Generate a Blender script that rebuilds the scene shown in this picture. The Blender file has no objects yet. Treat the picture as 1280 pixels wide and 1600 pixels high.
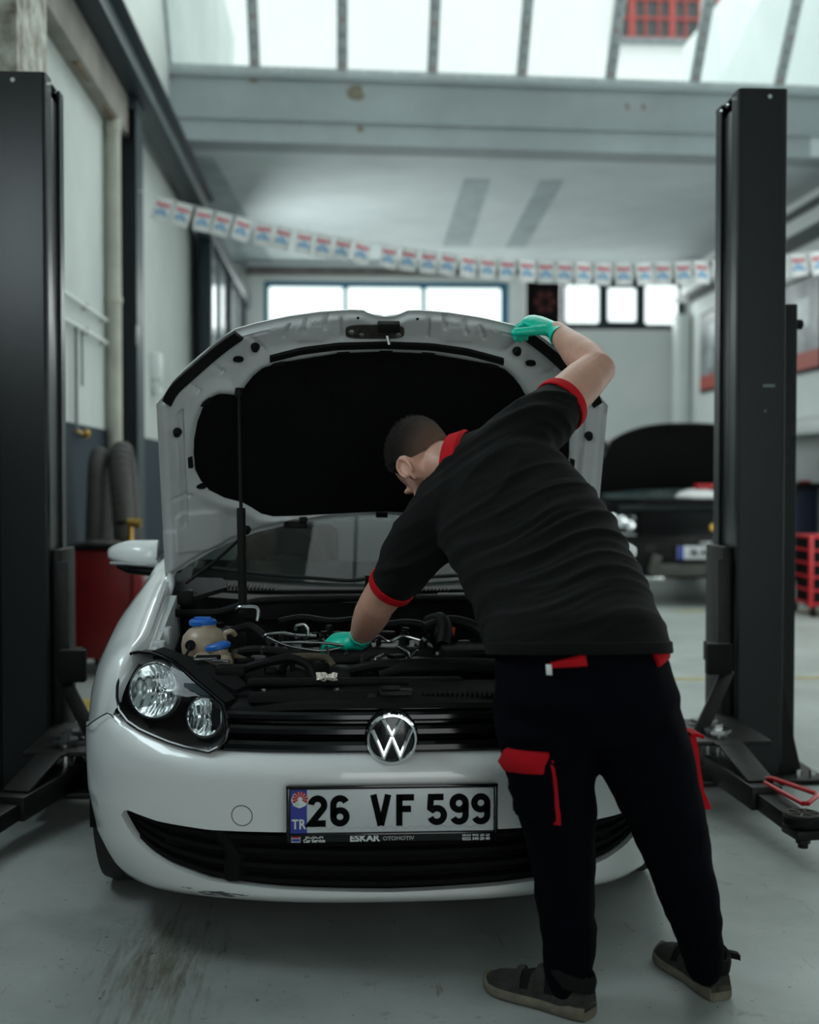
import bpy, bmesh, math, random
import numpy as np
from mathutils import Vector, Matrix, noise

random.seed(7)
SC = bpy.context.scene
COL = SC.collection

# ---------------------------------------------------------------- camera
cam_d = bpy.data.cameras.new('camera')
cam = bpy.data.objects.new('camera', cam_d)
COL.objects.link(cam)
cam.location = (-0.126, -3.13, 1.27)
cam.rotation_euler = (math.radians(90 - 1.56), 0, math.radians(-3.11))
cam_d.sensor_fit = 'VERTICAL'
cam_d.sensor_height = 36.0
cam_d.lens = 43.875
cam_d.clip_end = 200
cam_d.dof.use_dof = True
cam_d.dof.focus_distance = 3.45
cam_d.dof.aperture_fstop = 1.9
SC.camera = cam

# ---------------------------------------------------------------- world and exposure
world = bpy.data.worlds.new('overcast_sky')
SC.world = world
world.use_nodes = True
bg = world.node_tree.nodes['Background']
bg.inputs[0].default_value = (0.95, 1.0, 1.0, 1)
bg.inputs[1].default_value = 2.6
SC.view_settings.view_transform = 'Standard'
SC.view_settings.look = 'None'
SC.view_settings.gamma = 1.0
SC.view_settings.use_curve_mapping = False
SC.view_settings.exposure = -0.45


def area(name, loc, target, sx, sy, power, color=(0.925, 1.0, 0.985)):
    d = bpy.data.lights.new(name, 'AREA')
    d.shape = 'RECTANGLE'
    d.size = sx
    d.size_y = sy
    d.energy = power
    d.color = color
    o = bpy.data.objects.new(name, d)
    COL.objects.link(o)
    o.location = loc
    o.rotation_euler = (Vector(target) - Vector(loc)).to_track_quat('-Z', 'Y').to_euler()
    return o


# daylight: roof glazing over the middle of the hall, clerestory, garage door glazing, open shop front
area('daylight_skylight', (1.8, 8.80, 7.42), (1.8, 6.4, 5.62), 7.0, 2.1, 235)
area('daylight_roof_light', (1.9, 4.6, 8.3), (1.9, 4.6, 0), 6.0, 5.0, 16)
area('daylight_side_door', (5.7, 5.2, 2.2), (0, 9.5, 2.2), 3.8, 2.6, 65)
area('daylight_left_glazing', (-1.60, 14.6, 2.7), (3, 15.6, 2.9), 4.8, 2.4, 240)
area('daylight_left_window', (-1.88, 0.1, 2.55), (0.5, 0.3, 2.2), 1.1, 0.8, 30, (0.80, 0.95, 1.0))
area('daylight_back_glazing', (2.2, 17.7, 4.1), (2.2, 10, 2.0), 7.0, 0.7, 60)
area('daylight_shop_front', (1.0, -7.7, 2.2), (0.4, 2, 1.2), 3.6, 3.0, 41)

# ---------------------------------------------------------------- helpers
def ip(x, tab):
    return float(np.interp(x, [t[0] for t in tab], [t[1] for t in tab]))


def V(*a):
    return Vector(a)


def material(name, color, rough=0.5, metal=0.0, coat=0.0, noise_amt=0.0, noise_scale=8.0, bump=0.0, bump_scale=60.0,
             color2=None, spec=0.5, stretch=(1, 1, 1), coat_rough=0.03, sheen=0.0):
    m = bpy.data.materials.new(name)
    m.use_nodes = True
    nt = m.node_tree
    p = nt.nodes['Principled BSDF']
    p.inputs['Base Color'].default_value = (*color, 1)
    p.inputs['Roughness'].default_value = rough
    p.inputs['Metallic'].default_value = metal
    p.inputs['Coat Weight'].default_value = coat
    p.inputs['Coat Roughness'].default_value = coat_rough
    p.inputs['Specular IOR Level'].default_value = spec
    if sheen:
        p.inputs['Sheen Weight'].default_value = sheen
    if noise_amt or bump:
        tc = nt.nodes.new('ShaderNodeTexCoord')
        mp = nt.nodes.new('ShaderNodeMapping')
        mp.inputs['Scale'].default_value = stretch
        nt.links.new(tc.outputs['Object'], mp.inputs[0])
    if noise_amt:
        n = nt.nodes.new('ShaderNodeTexNoise')
        n.inputs['Scale'].default_value = noise_scale
        n.inputs['Detail'].default_value = 6
        n.inputs['Roughness'].default_value = 0.6
        nt.links.new(mp.outputs[0], n.inputs['Vector'])
        r = nt.nodes.new('ShaderNodeValToRGB')
        r.color_ramp.elements[0].position = 0.35
        r.color_ramp.elements[1].position = 0.68
        c2 = color2 or tuple(c * (1 - noise_amt) for c in color)
        r.color_ramp.elements[0].color = (*c2, 1)
        r.color_ramp.elements[1].color = (*color, 1)
        nt.links.new(n.outputs['Fac'], r.inputs[0])
        nt.links.new(r.outputs[0], p.inputs['Base Color'])
    if bump:
        n2 = nt.nodes.new('ShaderNodeTexNoise')
        n2.inputs['Scale'].default_value = bump_scale
        n2.inputs['Detail'].default_value = 4
        nt.links.new(mp.outputs[0], n2.inputs['Vector'])
        b = nt.nodes.new('ShaderNodeBump')
        b.inputs['Strength'].default_value = bump
        b.inputs['Distance'].default_value = 0.01
        nt.links.new(n2.outputs['Fac'], b.inputs['Height'])
        nt.links.new(b.outputs[0], p.inputs['Normal'])
    return m


def glass_material(name, tint=(0.9, 0.97, 0.96), ior=1.45, rough=0.0, dirt=0.0):
    m = bpy.data.materials.new(name)
    m.use_nodes = True
    nt = m.node_tree
    nt.nodes.clear()
    out = nt.nodes.new('ShaderNodeOutputMaterial')
    tr = nt.nodes.new('ShaderNodeBsdfTransparent')
    tr.inputs[0].default_value = (*tint, 1)
    gl = nt.nodes.new('ShaderNodeBsdfGlossy')
    gl.inputs['Roughness'].default_value = rough
    lw = nt.nodes.new('ShaderNodeLayerWeight')
    lw.inputs[0].default_value = 0.5
    pw = nt.nodes.new('ShaderNodeMath')
    pw.operation = 'POWER'
    pw.inputs[1].default_value = 4.0
    nt.links.new(lw.outputs['Facing'], pw.inputs[0])
    f0 = ((ior - 1) / (ior + 1)) ** 2
    ml = nt.nodes.new('ShaderNodeMath')
    ml.operation = 'MULTIPLY_ADD'
    ml.inputs[1].default_value = 0.75
    ml.inputs[2].default_value = f0
    nt.links.new(pw.outputs[0], ml.inputs[0])
    mx = nt.nodes.new('ShaderNodeMixShader')
    nt.links.new(ml.outputs[0], mx.inputs[0])
    nt.links.new(tr.outputs[0], mx.inputs[1])
    nt.links.new(gl.outputs[0], mx.inputs[2])
    last = mx
    if dirt:
        df = nt.nodes.new('ShaderNodeBsdfTranslucent')
        df.inputs[0].default_value = (0.8, 0.85, 0.84, 1)
        m2 = nt.nodes.new('ShaderNodeMixShader')
        m2.inputs[0].default_value = dirt
        nt.links.new(mx.outputs[0], m2.inputs[1])
        nt.links.new(df.outputs[0], m2.inputs[2])
        last = m2
    nt.links.new(last.outputs[0], out.inputs[0])
    return m


class MB:
    """collects geometry for ONE mesh object"""

    def __init__(self):
        self.v = []
        self.f = []
        self.mi = []

    def add(self, vs, fs, mi=0):
        o = len(self.v)
        self.v += [tuple(p) for p in vs]
        self.f += [tuple(i + o for i in f) for f in fs]
        self.mi += [mi] * len(fs)
        return self

    def box(self, c, s, rot=None, bev=0.0, seg=2, mi=0):
        bm = bmesh.new()
        bmesh.ops.create_cube(bm, size=1)
        for v in bm.verts:
            v.co = Vector((v.co.x * s[0], v.co.y * s[1], v.co.z * s[2]))
        if bev:
            bmesh.ops.bevel(bm, geom=list(bm.edges), offset=min(bev, min(s) * 0.45), segments=seg, profile=0.5, affect='EDGES')
        bm.verts.index_update()
        R = rot if rot is not None else Matrix.Identity(3)
        vs = [R @ v.co + Vector(c) for v in bm.verts]
        fs = [[v.index for v in f.verts] for f in bm.faces]
        bm.free()
        return self.add(vs, fs, mi)

    def cyl(self, p0, p1, r0, r1=None, n=20, mi=0, caps=True):
        r1 = r0 if r1 is None else r1
        p0 = Vector(p0)
        p1 = Vector(p1)
        d = (p1 - p0).normalized()
        a = d.orthogonal().normalized()
        b = d.cross(a)
        vs = []
        for p, r in ((p0, r0), (p1, r1)):
            for k in range(n):
                t = 2 * math.pi * k / n
                vs.append(p + a * (r * math.cos(t)) + b * (r * math.sin(t)))
        fs = [(k, (k + 1) % n, n + (k + 1) % n, n + k) for k in range(n)]
        if caps:
            fs += [tuple(range(n))[::-1], tuple(range(n, 2 * n))]
        return self.add(vs, fs, mi)

    def tube(self, path, r, n=10, mi=0, closed=False, flat=1.0):
        P = [Vector(p) for p in path]
        m = len(P)
        rr = r if isinstance(r, (list, tuple)) else [r] * m
        vs = []
        a = None
        for i in range(m):
            if closed:
                d = P[(i + 1) % m] - P[i - 1]
            else:
                d = P[min(i + 1, m - 1)] - P[max(i - 1, 0)]
            if d.length < 1e-9:
                d = Vector((0, 0, 1))
            d.normalize()
            a = d.orthogonal().normalized() if a is None else (a - d * a.dot(d)).normalized()
            b = d.cross(a)
            for k in range(n):
                t = 2 * math.pi * k / n
                vs.append(P[i] + a * (rr[i] * math.cos(t)) + b * (rr[i] * math.sin(t) * flat))
        fs = []
        for i in range(m if closed else m - 1):
            j = (i + 1) % m
            for k in range(n):
                fs.append((i * n + k, i * n + (k + 1) % n, j * n + (k + 1) % n, j * n + k))
        if not closed:
            fs += [tuple(range(n))[::-1], tuple(range((m - 1) * n, m * n))]
        return self.add(vs, fs, mi)

    def loft(self, rings, caps=True, mi=0):
        n = len(rings[0])
        vs = [p for r in rings for p in r]
        fs = []
        for i in range(len(rings) - 1):
            for k in range(n):
                fs.append((i * n + k, i * n + (k + 1) % n, (i + 1) * n + (k + 1) % n, (i + 1) * n + k))
        if caps:
            fs += [tuple(range(n))[::-1], tuple(range((len(rings) - 1) * n, len(rings) * n))]
        return self.add(vs, fs, mi)

    def grid(self, rows, mi=0, flip=False):
        n = len(rows[0])
        vs = [p for r in rows for p in r]
        fs = []
        for i in range(len(rows) - 1):
            for k in range(n - 1):
                q = (i * n + k, i * n + k + 1, (i + 1) * n + k + 1, (i + 1) * n + k)
                fs.append(q[::-1] if flip else q)
        return self.add(vs, fs, mi)

    def lathe(self, prof, origin, axis, n=32, mi=0, caps=True):
        """prof: (radius, height along axis)"""
        o = Vector(origin)
        d = Vector(axis).normalized()
        a = d.orthogonal().normalized()
        b = d.cross(a)
        rings = []
        for r, h in prof:
            rings.append([o + d * h + a * (max(r, 1e-5) * math.cos(2 * math.pi * k / n)) + b * (max(r, 1e-5) * math.sin(2 * math.pi * k / n)) for k in range(n)])
        return self.loft(rings, caps=caps, mi=mi)

    def prism(self, poly, vec, mi=0):
        vec = Vector(vec)
        n = len(poly)
        A = [Vector(p) for p in poly]
        vs = A + [p + vec for p in A]
        fs = [tuple(range(n))[::-1], tuple(range(n, 2 * n))]
        fs += [(k, (k + 1) % n, n + (k + 1) % n, n + k) for k in range(n)]
        return self.add(vs, fs, mi)

    def ball(self, c, r, n=16, m=10, R=None, mi=0):
        """ellipsoid, r is a number or three radii, R an optional rotation"""
        r = (r, r, r) if not hasattr(r, '__len__') else r
        R = R or Matrix.Identity(3)
        c = Vector(c)
        rings = []
        for i in range(m + 1):
            t = math.pi * (0.001 + 0.998 * i / m)
            rings.append([c + R @ Vector((r[0] * math.sin(t) * math.cos(2 * math.pi * k / n), r[1] * math.sin(t) * math.sin(2 * math.pi * k / n), r[2] * math.cos(t))) for k in range(n)])
        return self.loft(rings, mi=mi)

    def mirror(self):
        """adds the copy reflected in x"""
        vs = [(-x, y, z) for x, y, z in self.v]
        o = len(self.v)
        fs = [tuple(i + o for i in f[::-1]) for f in self.f]
        self.v += vs
        self.f += fs
        self.mi += list(self.mi)
        return self

    def flipped(self):
        m = MB()
        m.v = [(-x, y, z) for x, y, z in self.v]
        m.f = [f[::-1] for f in self.f]
        m.mi = list(self.mi)
        return m

    def moved(self, M):
        m = MB()
        m.v = [tuple(M @ Vector(p)) for p in self.v]
        m.f = list(self.f)
        m.mi = list(self.mi)
        return m

    def build(self, name, mats, parent=None, angle=35, world=True, recalc=True):
        me = bpy.data.meshes.new(name)
        me.from_pydata(self.v, [], self.f)
        mats = mats if isinstance(mats, (list, tuple)) else [mats]
        for m in mats:
            me.materials.append(m)
        me.polygons.foreach_set('material_index', self.mi)
        if recalc:
            bm = bmesh.new()
            bm.from_mesh(me)
            bmesh.ops.recalc_face_normals(bm, faces=list(bm.faces))
            bm.to_mesh(me)
            bm.free()
        me.polygons.foreach_set('use_smooth', [True] * len(me.polygons))
        me.set_sharp_from_angle(angle=math.radians(angle))
        me.update()
        return link(name, me, parent, world)


def root_of(o):
    while o.parent:
        o = o.parent
    return o


def link(name, me, parent=None, world=True):
    o = bpy.data.objects.new(name, me)
    COL.objects.link(o)
    if parent is not None:
        o.parent = parent
        # vertices are in room coordinates: cancel the offset of the thing's empty
        if world and parent.parent is None:
            o.matrix_parent_inverse = Matrix.Translation(parent.location).inverted()
    return o


def tag(o, label=None, cat=None, group=None, kind=None):
    if label:
        o['label'] = label
    if cat:
        o['category'] = cat
    if group:
        o['group'] = group
    if kind:
        o['kind'] = kind
    return o


def thing(name, loc, label, cat, group=None):
    o = bpy.data.objects.new(name, None)
    o.empty_display_size = 0.1
    COL.objects.link(o)
    o.location = loc
    return tag(o, label, cat, group)


def structure(o):
    o['kind'] = 'structure'
    return o


def evaluated(obj):
    dg = bpy.context.evaluated_depsgraph_get()
    dg.update()
    return bpy.data.meshes.new_from_object(obj.evaluated_get(dg))


def fuse(name, mb, voxel, mat, parent, smooth=6, disp=None, factor=0.5):
    """one continuous skin over overlapping solids"""
    t = mb.build('temporary', mat)
    r = t.modifiers.new('r', 'REMESH')
    r.mode = 'VOXEL'
    r.voxel_size = voxel
    if smooth:
        s = t.modifiers.new('s', 'SMOOTH')
        s.iterations = smooth
        s.factor = factor
    me = evaluated(t)
    old = t.data
    bpy.data.objects.remove(t)
    bpy.data.meshes.remove(old)
    if disp:
        n = len(me.vertices)
        co = np.empty(n * 3)
        me.vertices.foreach_get('co', co)
        nr = np.empty(n * 3)
        me.vertices.foreach_get('normal', nr)
        co = co.reshape(-1, 3)
        nr = nr.reshape(-1, 3)
        co = co + nr * disp(co, nr)[:, None]
        me.vertices.foreach_set('co', co.ravel())
    me.materials.clear()
    me.materials.append(mat)
    me.polygons.foreach_set('use_smooth', [True] * len(me.polygons))
    me.update()
    me.name = name
    return link(name, me, parent)


def ring(c, ax, side, a, b, n=28, e=2.0):
    """closed section: centre, axis, side direction, half width along side, half depth"""
    c = Vector(c)
    ax = Vector(ax).normalized()
    s = Vector(side)
    s = (s - ax * s.dot(ax)).normalized()
    t = ax.cross(s)
    out = []
    for k in range(n):
        u = 2 * math.pi * k / n
        cu, su = math.cos(u), math.sin(u)
        out.append(c + s * (a * math.copysign(abs(cu) ** (2 / e), cu)) + t * (b * math.copysign(abs(su) ** (2 / e), su)))
    return out


def limb(mb, pts, side=(1, 0, 0), n=20):
    """pts: (x, y, z, a, b) sections along a bent limb, rounded at both ends"""
    P = [Vector(p[:3]) for p in pts]
    rings = []
    m = len(P)
    for i in range(m):
        ax = (P[min(i + 1, m - 1)] - P[max(i - 1, 0)]).normalized()
        sd = Vector(side)
        if abs(sd.normalized().dot(ax)) > 0.95:
            sd = ax.orthogonal()
        a, b = pts[i][3], pts[i][4] if len(pts[i]) > 4 else pts[i][3]
        if i == 0:
            for f, q in ((0.9, 0.3), (0.5, 0.75)):
                rings.append(ring(P[0] - ax * (min(a, b) * f), ax, sd, a * q, b * q, n))
        rings.append(ring(P[i], ax, sd, a, b, n))
        if i == m - 1:
            for f, q in ((0.5, 0.75), (0.9, 0.3)):
                rings.append(ring(P[i] + ax * (min(a, b) * f), ax, sd, a * q, b * q, n))
    mb.loft(rings)
    return mb


def spline(pts, n):
    """Catmull-Rom through rows of numbers, n samples per span"""
    A = np.array(pts, float)
    out = []
    m = len(A)
    for i in range(m - 1):
        p0 = A[max(i - 1, 0)]
        p1 = A[i]
        p2 = A[i + 1]
        p3 = A[min(i + 2, m - 1)]
        for k in range(n):
            t = k / n
            out.append(0.5 * ((2 * p1) + (-p0 + p2) * t + (2 * p0 - 5 * p1 + 4 * p2 - p3) * t * t + (-p0 + 3 * p1 - 3 * p2 + p3) * t ** 3))
    out.append(A[-1])
    return [tuple(float(c) for c in r) for r in out]


def text_mesh(body, size, mat, name, parent, origin, right=(1, 0, 0), up=(0, 0, 1), depth=0.0008, bold=0.0, align='CENTER', sx=1.0):
    cu = bpy.data.curves.new('t', 'FONT')
    cu.body = body
    cu.size = size
    cu.extrude = depth
    cu.offset = bold
    cu.align_x = align
    cu.align_y = 'CENTER'
    cu.resolution_u = 3
    t = bpy.data.objects.new('t', cu)
    COL.objects.link(t)
    me = evaluated(t)
    bpy.data.objects.remove(t)
    bpy.data.curves.remove(cu)
    r = Vector(right).normalized()
    u = Vector(up).normalized()
    w = r.cross(u)
    o = Vector(origin)
    for v in me.vertices:
        v.co = o + r * (v.co.x * sx) + u * v.co.y + w * v.co.z
    me.materials.clear()
    me.materials.append(mat)
    me.name = name
    return link(name, me, parent)


# ---------------------------------------------------------------- materials
M = {}
M['paint'] = material('white_car_paint', (0.80, 0.83, 0.82), 0.35, coat=1.0)
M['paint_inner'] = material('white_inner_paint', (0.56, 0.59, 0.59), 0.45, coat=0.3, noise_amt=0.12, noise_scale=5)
M['gloss_black'] = material('gloss_black_plastic', (0.006, 0.006, 0.007), 0.12)
M['black_plastic'] = material('black_plastic', (0.006, 0.006, 0.0063), 0.58, bump=0.15, bump_scale=300, spec=0.14)
M['matt_black'] = material('matt_black', (0.004, 0.004, 0.004), 0.85, spec=0.2)
M['rubber'] = material('rubber', (0.004, 0.004, 0.004), 0.65, spec=0.2)
M['tyre'] = material('tyre_rubber', (0.016, 0.016, 0.016), 0.75, bump=0.3, bump_scale=120)
M['felt'] = material('insulation_felt', (0.0045, 0.0045, 0.0045), 0.95, bump=0.4, bump_scale=200, spec=0.1)
M['chrome'] = material('chrome', (0.85, 0.87, 0.88), 0.08, metal=1)
M['steel'] = material('bright_steel', (0.55, 0.57, 0.57), 0.25, metal=1, noise_amt=0.3, noise_scale=30)
M['reflector'] = material('lamp_reflector', (0.80, 0.84, 0.85), 0.16, metal=1)
M['lens'] = glass_material('clear_lens', (0.95, 0.97, 0.97), 1.30)
M['glass'] = glass_material('windscreen_glass', (0.45, 0.56, 0.53), 1.4)
M['dark_glass'] = glass_material('dark_window_glass', (0.12, 0.15, 0.15), 1.5)
M['pane'] = glass_material('window_pane', (0.95, 0.99, 0.98), 1.45)
M['plate_white'] = material('plate_white', (0.60, 0.64, 0.65), 0.3)
M['plate_blue'] = material('plate_blue', (0.008, 0.03, 0.30), 0.35)
M['ink'] = material('plate_black_ink', (0.003, 0.003, 0.003), 0.9, spec=0.1)
M['white_ink'] = material('white_print', (0.75, 0.78, 0.78), 0.5)
M['grey_ink'] = material('grey_print', (0.33, 0.34, 0.34), 0.4)
M['red_ink'] = material('red_print', (0.45, 0.01, 0.02), 0.5)
M['tank'] = material('cream_tank_plastic', (0.42, 0.33, 0.24), 0.35, noise_amt=0.25, noise_scale=14)
M['blue_cap'] = material('blue_cap', (0.01, 0.13, 0.50), 0.4)
M['orange'] = material('orange_plastic', (0.75, 0.10, 0.02), 0.4)
M['alu'] = material('cast_aluminium', (0.28, 0.29, 0.29), 0.4, metal=0.9, noise_amt=0.5, noise_scale=25, bump=0.3, bump_scale=90)
M['skin'] = material('skin', (0.60, 0.32, 0.235), 0.5, noise_amt=0.16, noise_scale=16, bump=0.12, bump_scale=220)
M['shirt'] = material('black_jersey', (0.0055, 0.0055, 0.0055), 0.9, bump=0.25, bump_scale=500, spec=0.15, sheen=0.02)
M['red_cloth'] = material('red_cloth', (0.48, 0.005, 0.012), 0.85, bump=0.3, bump_scale=500, spec=0.2)
M['navy'] = material('navy_work_cloth', (0.0022, 0.0024, 0.0048), 0.95, bump=0.3, bump_scale=400, spec=0.06)
M['glove'] = material('green_nitrile', (0.0, 0.55, 0.38), 0.38, bump=0.2, bump_scale=90)
M['suede'] = material('grey_suede', (0.030, 0.031, 0.025), 0.95, noise_amt=0.4, noise_scale=40, bump=0.5, bump_scale=200)
M['suede_dark'] = material('dark_shoe_mesh', (0.006, 0.006, 0.006), 0.9, spec=0.2)
M['sole'] = material('shoe_sole', (0.17, 0.155, 0.115), 0.85, noise_amt=0.35, noise_scale=25)
M['post'] = material('charcoal_powder_coat', (0.009, 0.0105, 0.0115), 0.30, spec=0.4, bump=0.08, bump_scale=250, noise_amt=0.15, noise_scale=3)
M['post_dark'] = material('lift_black_steel', (0.006, 0.006, 0.006), 0.5, spec=0.25, noise_amt=0.4, noise_scale=12)
M['arm_steel'] = material('lift_arm_worn_steel', (0.011, 0.0105, 0.010), 0.5, spec=0.3, noise_amt=0.5, noise_scale=20, bump=0.2)
M['red_paint'] = material('red_enamel', (0.24, 0.004, 0.006), 0.35, noise_amt=0.2, noise_scale=5)
M['red_rod'] = material('red_rod_enamel', (0.50, 0.01, 0.02), 0.4)
M['blue_steel'] = material('blue_black_steel', (0.010, 0.024, 0.032), 0.45, noise_amt=0.3, noise_scale=6)
M['grey_steel'] = material('grey_steel', (0.16, 0.19, 0.20), 0.5, noise_amt=0.3, noise_scale=6)
M['cream'] = material('cream_pipe_paint', (0.50, 0.50, 0.43), 0.5, noise_amt=0.25, noise_scale=4)
M['hose'] = material('grey_duct', (0.10, 0.095, 0.09), 0.7, noise_amt=0.2, noise_scale=20)
M['brass'] = material('brass', (0.60, 0.36, 0.08), 0.3, metal=0.9)
M['teal'] = material('teal_door_enamel', (0.02, 0.15, 0.23), 0.5)
M['alu_frame'] = material('galvanised_frame', (0.52, 0.58, 0.59), 0.45, metal=0.3, noise_amt=0.25, noise_scale=9)
M['black_paint'] = material('black_car_paint', (0.003, 0.003, 0.0033), 0.4, coat=0.08, spec=0.18)
M['silver'] = material('silver_plastic', (0.35, 0.37, 0.37), 0.35, metal=0.5)
M['white_metal'] = material('white_enamel', (0.68, 0.72, 0.71), 0.5)
M['green'] = material('green_plastic', (0.02, 0.30, 0.08), 0.5)
M['yellow'] = material('yellow_floor_paint', (0.55, 0.42, 0.08), 0.6, noise_amt=0.5, noise_scale=10)
M['paper'] = material('paper', (0.75, 0.77, 0.77), 0.8)
M['foil'] = material('crumpled_foil', (0.6, 0.55, 0.48), 0.25, metal=0.9, bump=0.6, bump_scale=150)

# ================================================================ SETTING
XL, XR, YB, YF = -1.93, 5.77, 18.0, -8.0


def plaster(name, color, stain, dado=None):
    m = material(name, color, 0.75, noise_amt=0.2, noise_scale=0.9, bump=0.25, bump_scale=12, color2=stain)
    nt = m.node_tree
    p = nt.nodes['Principled BSDF']
    if dado:
        src = p.inputs['Base Color'].links[0].from_socket
        tc = nt.nodes.new('ShaderNodeTexCoord')
        sp = nt.nodes.new('ShaderNodeSeparateXYZ')
        nt.links.new(tc.outputs['Object'], sp.inputs[0])
        lt = nt.nodes.new('ShaderNodeMath')
        lt.operation = 'LESS_THAN'
        lt.inputs[1].default_value = dado[0]
        nt.links.new(sp.outputs['Z'], lt.inputs[0])
        mx = nt.nodes.new('ShaderNodeMix')
        mx.data_type = 'RGBA'
        nt.links.new(lt.outputs[0], mx.inputs['Factor'])
        nt.links.new(src, mx.inputs['A'])
        mx.inputs['B'].default_value = (*dado[1], 1)
        nt.links.new(mx.outputs['Result'], p.inputs['Base Color'])
    return m


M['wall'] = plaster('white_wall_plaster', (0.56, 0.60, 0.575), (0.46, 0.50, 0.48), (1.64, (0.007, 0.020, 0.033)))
M['wall_plain'] = plaster('white_back_plaster', (0.76, 0.80, 0.79), (0.68, 0.73, 0.71))
M['slab'] = plaster('painted_concrete', (0.64, 0.70, 0.71), (0.52, 0.58, 0.59))
M['beam'] = plaster('stained_concrete', (0.36, 0.41, 0.425), (0.28, 0.32, 0.33))


def floor_material():
    m = material('worn_floor_paint', (0.43, 0.465, 0.445), 0.42, noise_amt=0.2, noise_scale=1.3, bump=0.06, bump_scale=30, color2=(0.29, 0.32, 0.305))
    nt = m.node_tree
    p = nt.nodes['Principled BSDF']
    src = p.inputs['Base Color'].links[0].from_socket
    tc = nt.nodes.new('ShaderNodeTexCoord')

    def layer(src, scale, lo, hi, col, stretch=(1, 1, 1), det=8, off=0.0):
        mp = nt.nodes.new('ShaderNodeMapping')
        mp.inputs['Scale'].default_value = stretch
        mp.inputs['Location'].default_value = (off, off * 0.7, 0)
        nt.links.new(tc.outputs['Object'], mp.inputs[0])
        n = nt.nodes.new('ShaderNodeTexNoise')
        n.inputs['Scale'].default_value = scale
        n.inputs['Detail'].default_value = det
        n.inputs['Roughness'].default_value = 0.65
        nt.links.new(mp.outputs[0], n.inputs['Vector'])
        r = nt.nodes.new('ShaderNodeMapRange')
        r.inputs['From Min'].default_value = lo
        r.inputs['From Max'].default_value = hi
        nt.links.new(n.outputs['Fac'], r.inputs['Value'])
        mx = nt.nodes.new('ShaderNodeMix')
        mx.data_type = 'RGBA'
        nt.links.new(r.outputs[0], mx.inputs['Factor'])
        nt.links.new(src, mx.inputs['A'])
        mx.inputs['B'].default_value = (*col, 1)
        return mx.outputs['Result']

    src = layer(src, 2.2, 0.52, 0.75, (0.27, 0.30, 0.275), off=3.0)
    src = layer(src, 34.0, 0.635, 0.69, (0.09, 0.085, 0.07), off=8.0)
    src = layer(src, 9.0, 0.62, 0.74, (0.20, 0.20, 0.17), off=5.0)
    src = layer(src, 5.0, 0.63, 0.72, (0.16, 0.14, 0.10), stretch=(6, 0.8, 1), off=1.0)
    # oil soiling tracked around the front of the car bay
    mp = nt.nodes.new('ShaderNodeMapping')
    mp.inputs['Location'].default_value = (0.72, 0.18, 0)
    mp.inputs['Scale'].default_value = (4.6, 1.5, 1)
    nt.links.new(tc.outputs['Object'], mp.inputs[0])
    ln = nt.nodes.new('ShaderNodeVectorMath')
    ln.operation = 'LENGTH'
    # location is applied after the scale, so re-centre by hand
    mp.inputs['Location'].default_value = (0.60 * 4.6, -0.10 * 1.5, 0)
    nt.links.new(mp.outputs[0], ln.inputs[0])
    n = nt.nodes.new('ShaderNodeTexNoise')
    n.inputs['Scale'].default_value = 14
    n.inputs['Detail'].default_value = 9
    n.inputs['Roughness'].default_value = 0.7
    mp2 = nt.nodes.new('ShaderNodeMapping')
    mp2.inputs['Scale'].default_value = (3.0, 0.28, 1)
    nt.links.new(tc.outputs['Object'], mp2.inputs[0])
    nt.links.new(mp2.outputs[0], n.inputs['Vector'])
    sub = nt.nodes.new('ShaderNodeMath')
    sub.operation = 'MULTIPLY_ADD'
    sub.inputs[1].default_value = -0.32
    nt.links.new(ln.outputs['Value'], sub.inputs[0])
    nt.links.new(n.outputs['Fac'], sub.inputs[2])
    r = nt.nodes.new('ShaderNodeMapRange')
    r.inputs['From Min'].default_value = 0.28
    r.inputs['From Max'].default_value = 0.52
    r.inputs['To Max'].default_value = 0.75
    nt.links.new(sub.outputs[0], r.inputs['Value'])
    mx = nt.nodes.new('ShaderNodeMix')
    mx.data_type = 'RGBA'
    nt.links.new(r.outputs[0], mx.inputs['Factor'])
    nt.links.new(src, mx.inputs['A'])
    mx.inputs['B'].default_value = (0.12, 0.095, 0.06, 1)
    nt.links.new(mx.outputs['Result'], p.inputs['Base Color'])
    return m


M['floor'] = floor_material()

structure(MB().box(((XL + XR) / 2, (YB + YF) / 2, -0.1), (XR - XL + 0.6, YB - YF + 0.6, 0.2)).build('floor', M['floor']))
w = MB()      # left wall with a window high beside the lift
w.box((XL - 0.15, (YF - 0.3 - 0.55) / 2, 4.35), (0.3, -0.55 - YF + 0.3, 8.7)).box((XL - 0.15, (0.75 + YB + 0.3) / 2, 4.35), (0.3, YB + 0.3 - 0.75, 8.7))
w.box((XL - 0.15, 0.1, 1.05), (0.3, 1.3, 2.1)).box((XL - 0.15, 0.1, 5.85), (0.3, 1.3, 5.7))
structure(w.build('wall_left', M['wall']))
win = thing('window_5', (XL, 0.1, 2.1), None, None)
structure(win)
w = MB()
for y_ in (-0.52, 0.1, 0.72):
    w.box((XL - 0.1, y_, 2.55), (0.06, 0.06, 0.9))
for z_ in (2.13, 2.97):
    w.box((XL - 0.1, 0.1, z_), (0.06, 1.3, 0.06))
w.build('frame', M['alu_frame'], win)
for y_ in (-0.21, 0.41):
    MB().box((XL - 0.1, y_, 2.55), (0.008, 0.56, 0.8)).build('pane', M['pane'], win)
w = MB()      # right wall with the open roller door of the yard side
w.box((XR + 0.15, (YF + 3.2) / 2, 4.35), (0.3, 3.2 - YF, 8.7)).box((XR + 0.15, (7.2 + YB + 0.3) / 2, 4.35), (0.3, YB + 0.3 - 7.2, 8.7)).box((XR + 0.15, 5.2, 6.2), (0.3, 4.0, 5.0))
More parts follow.
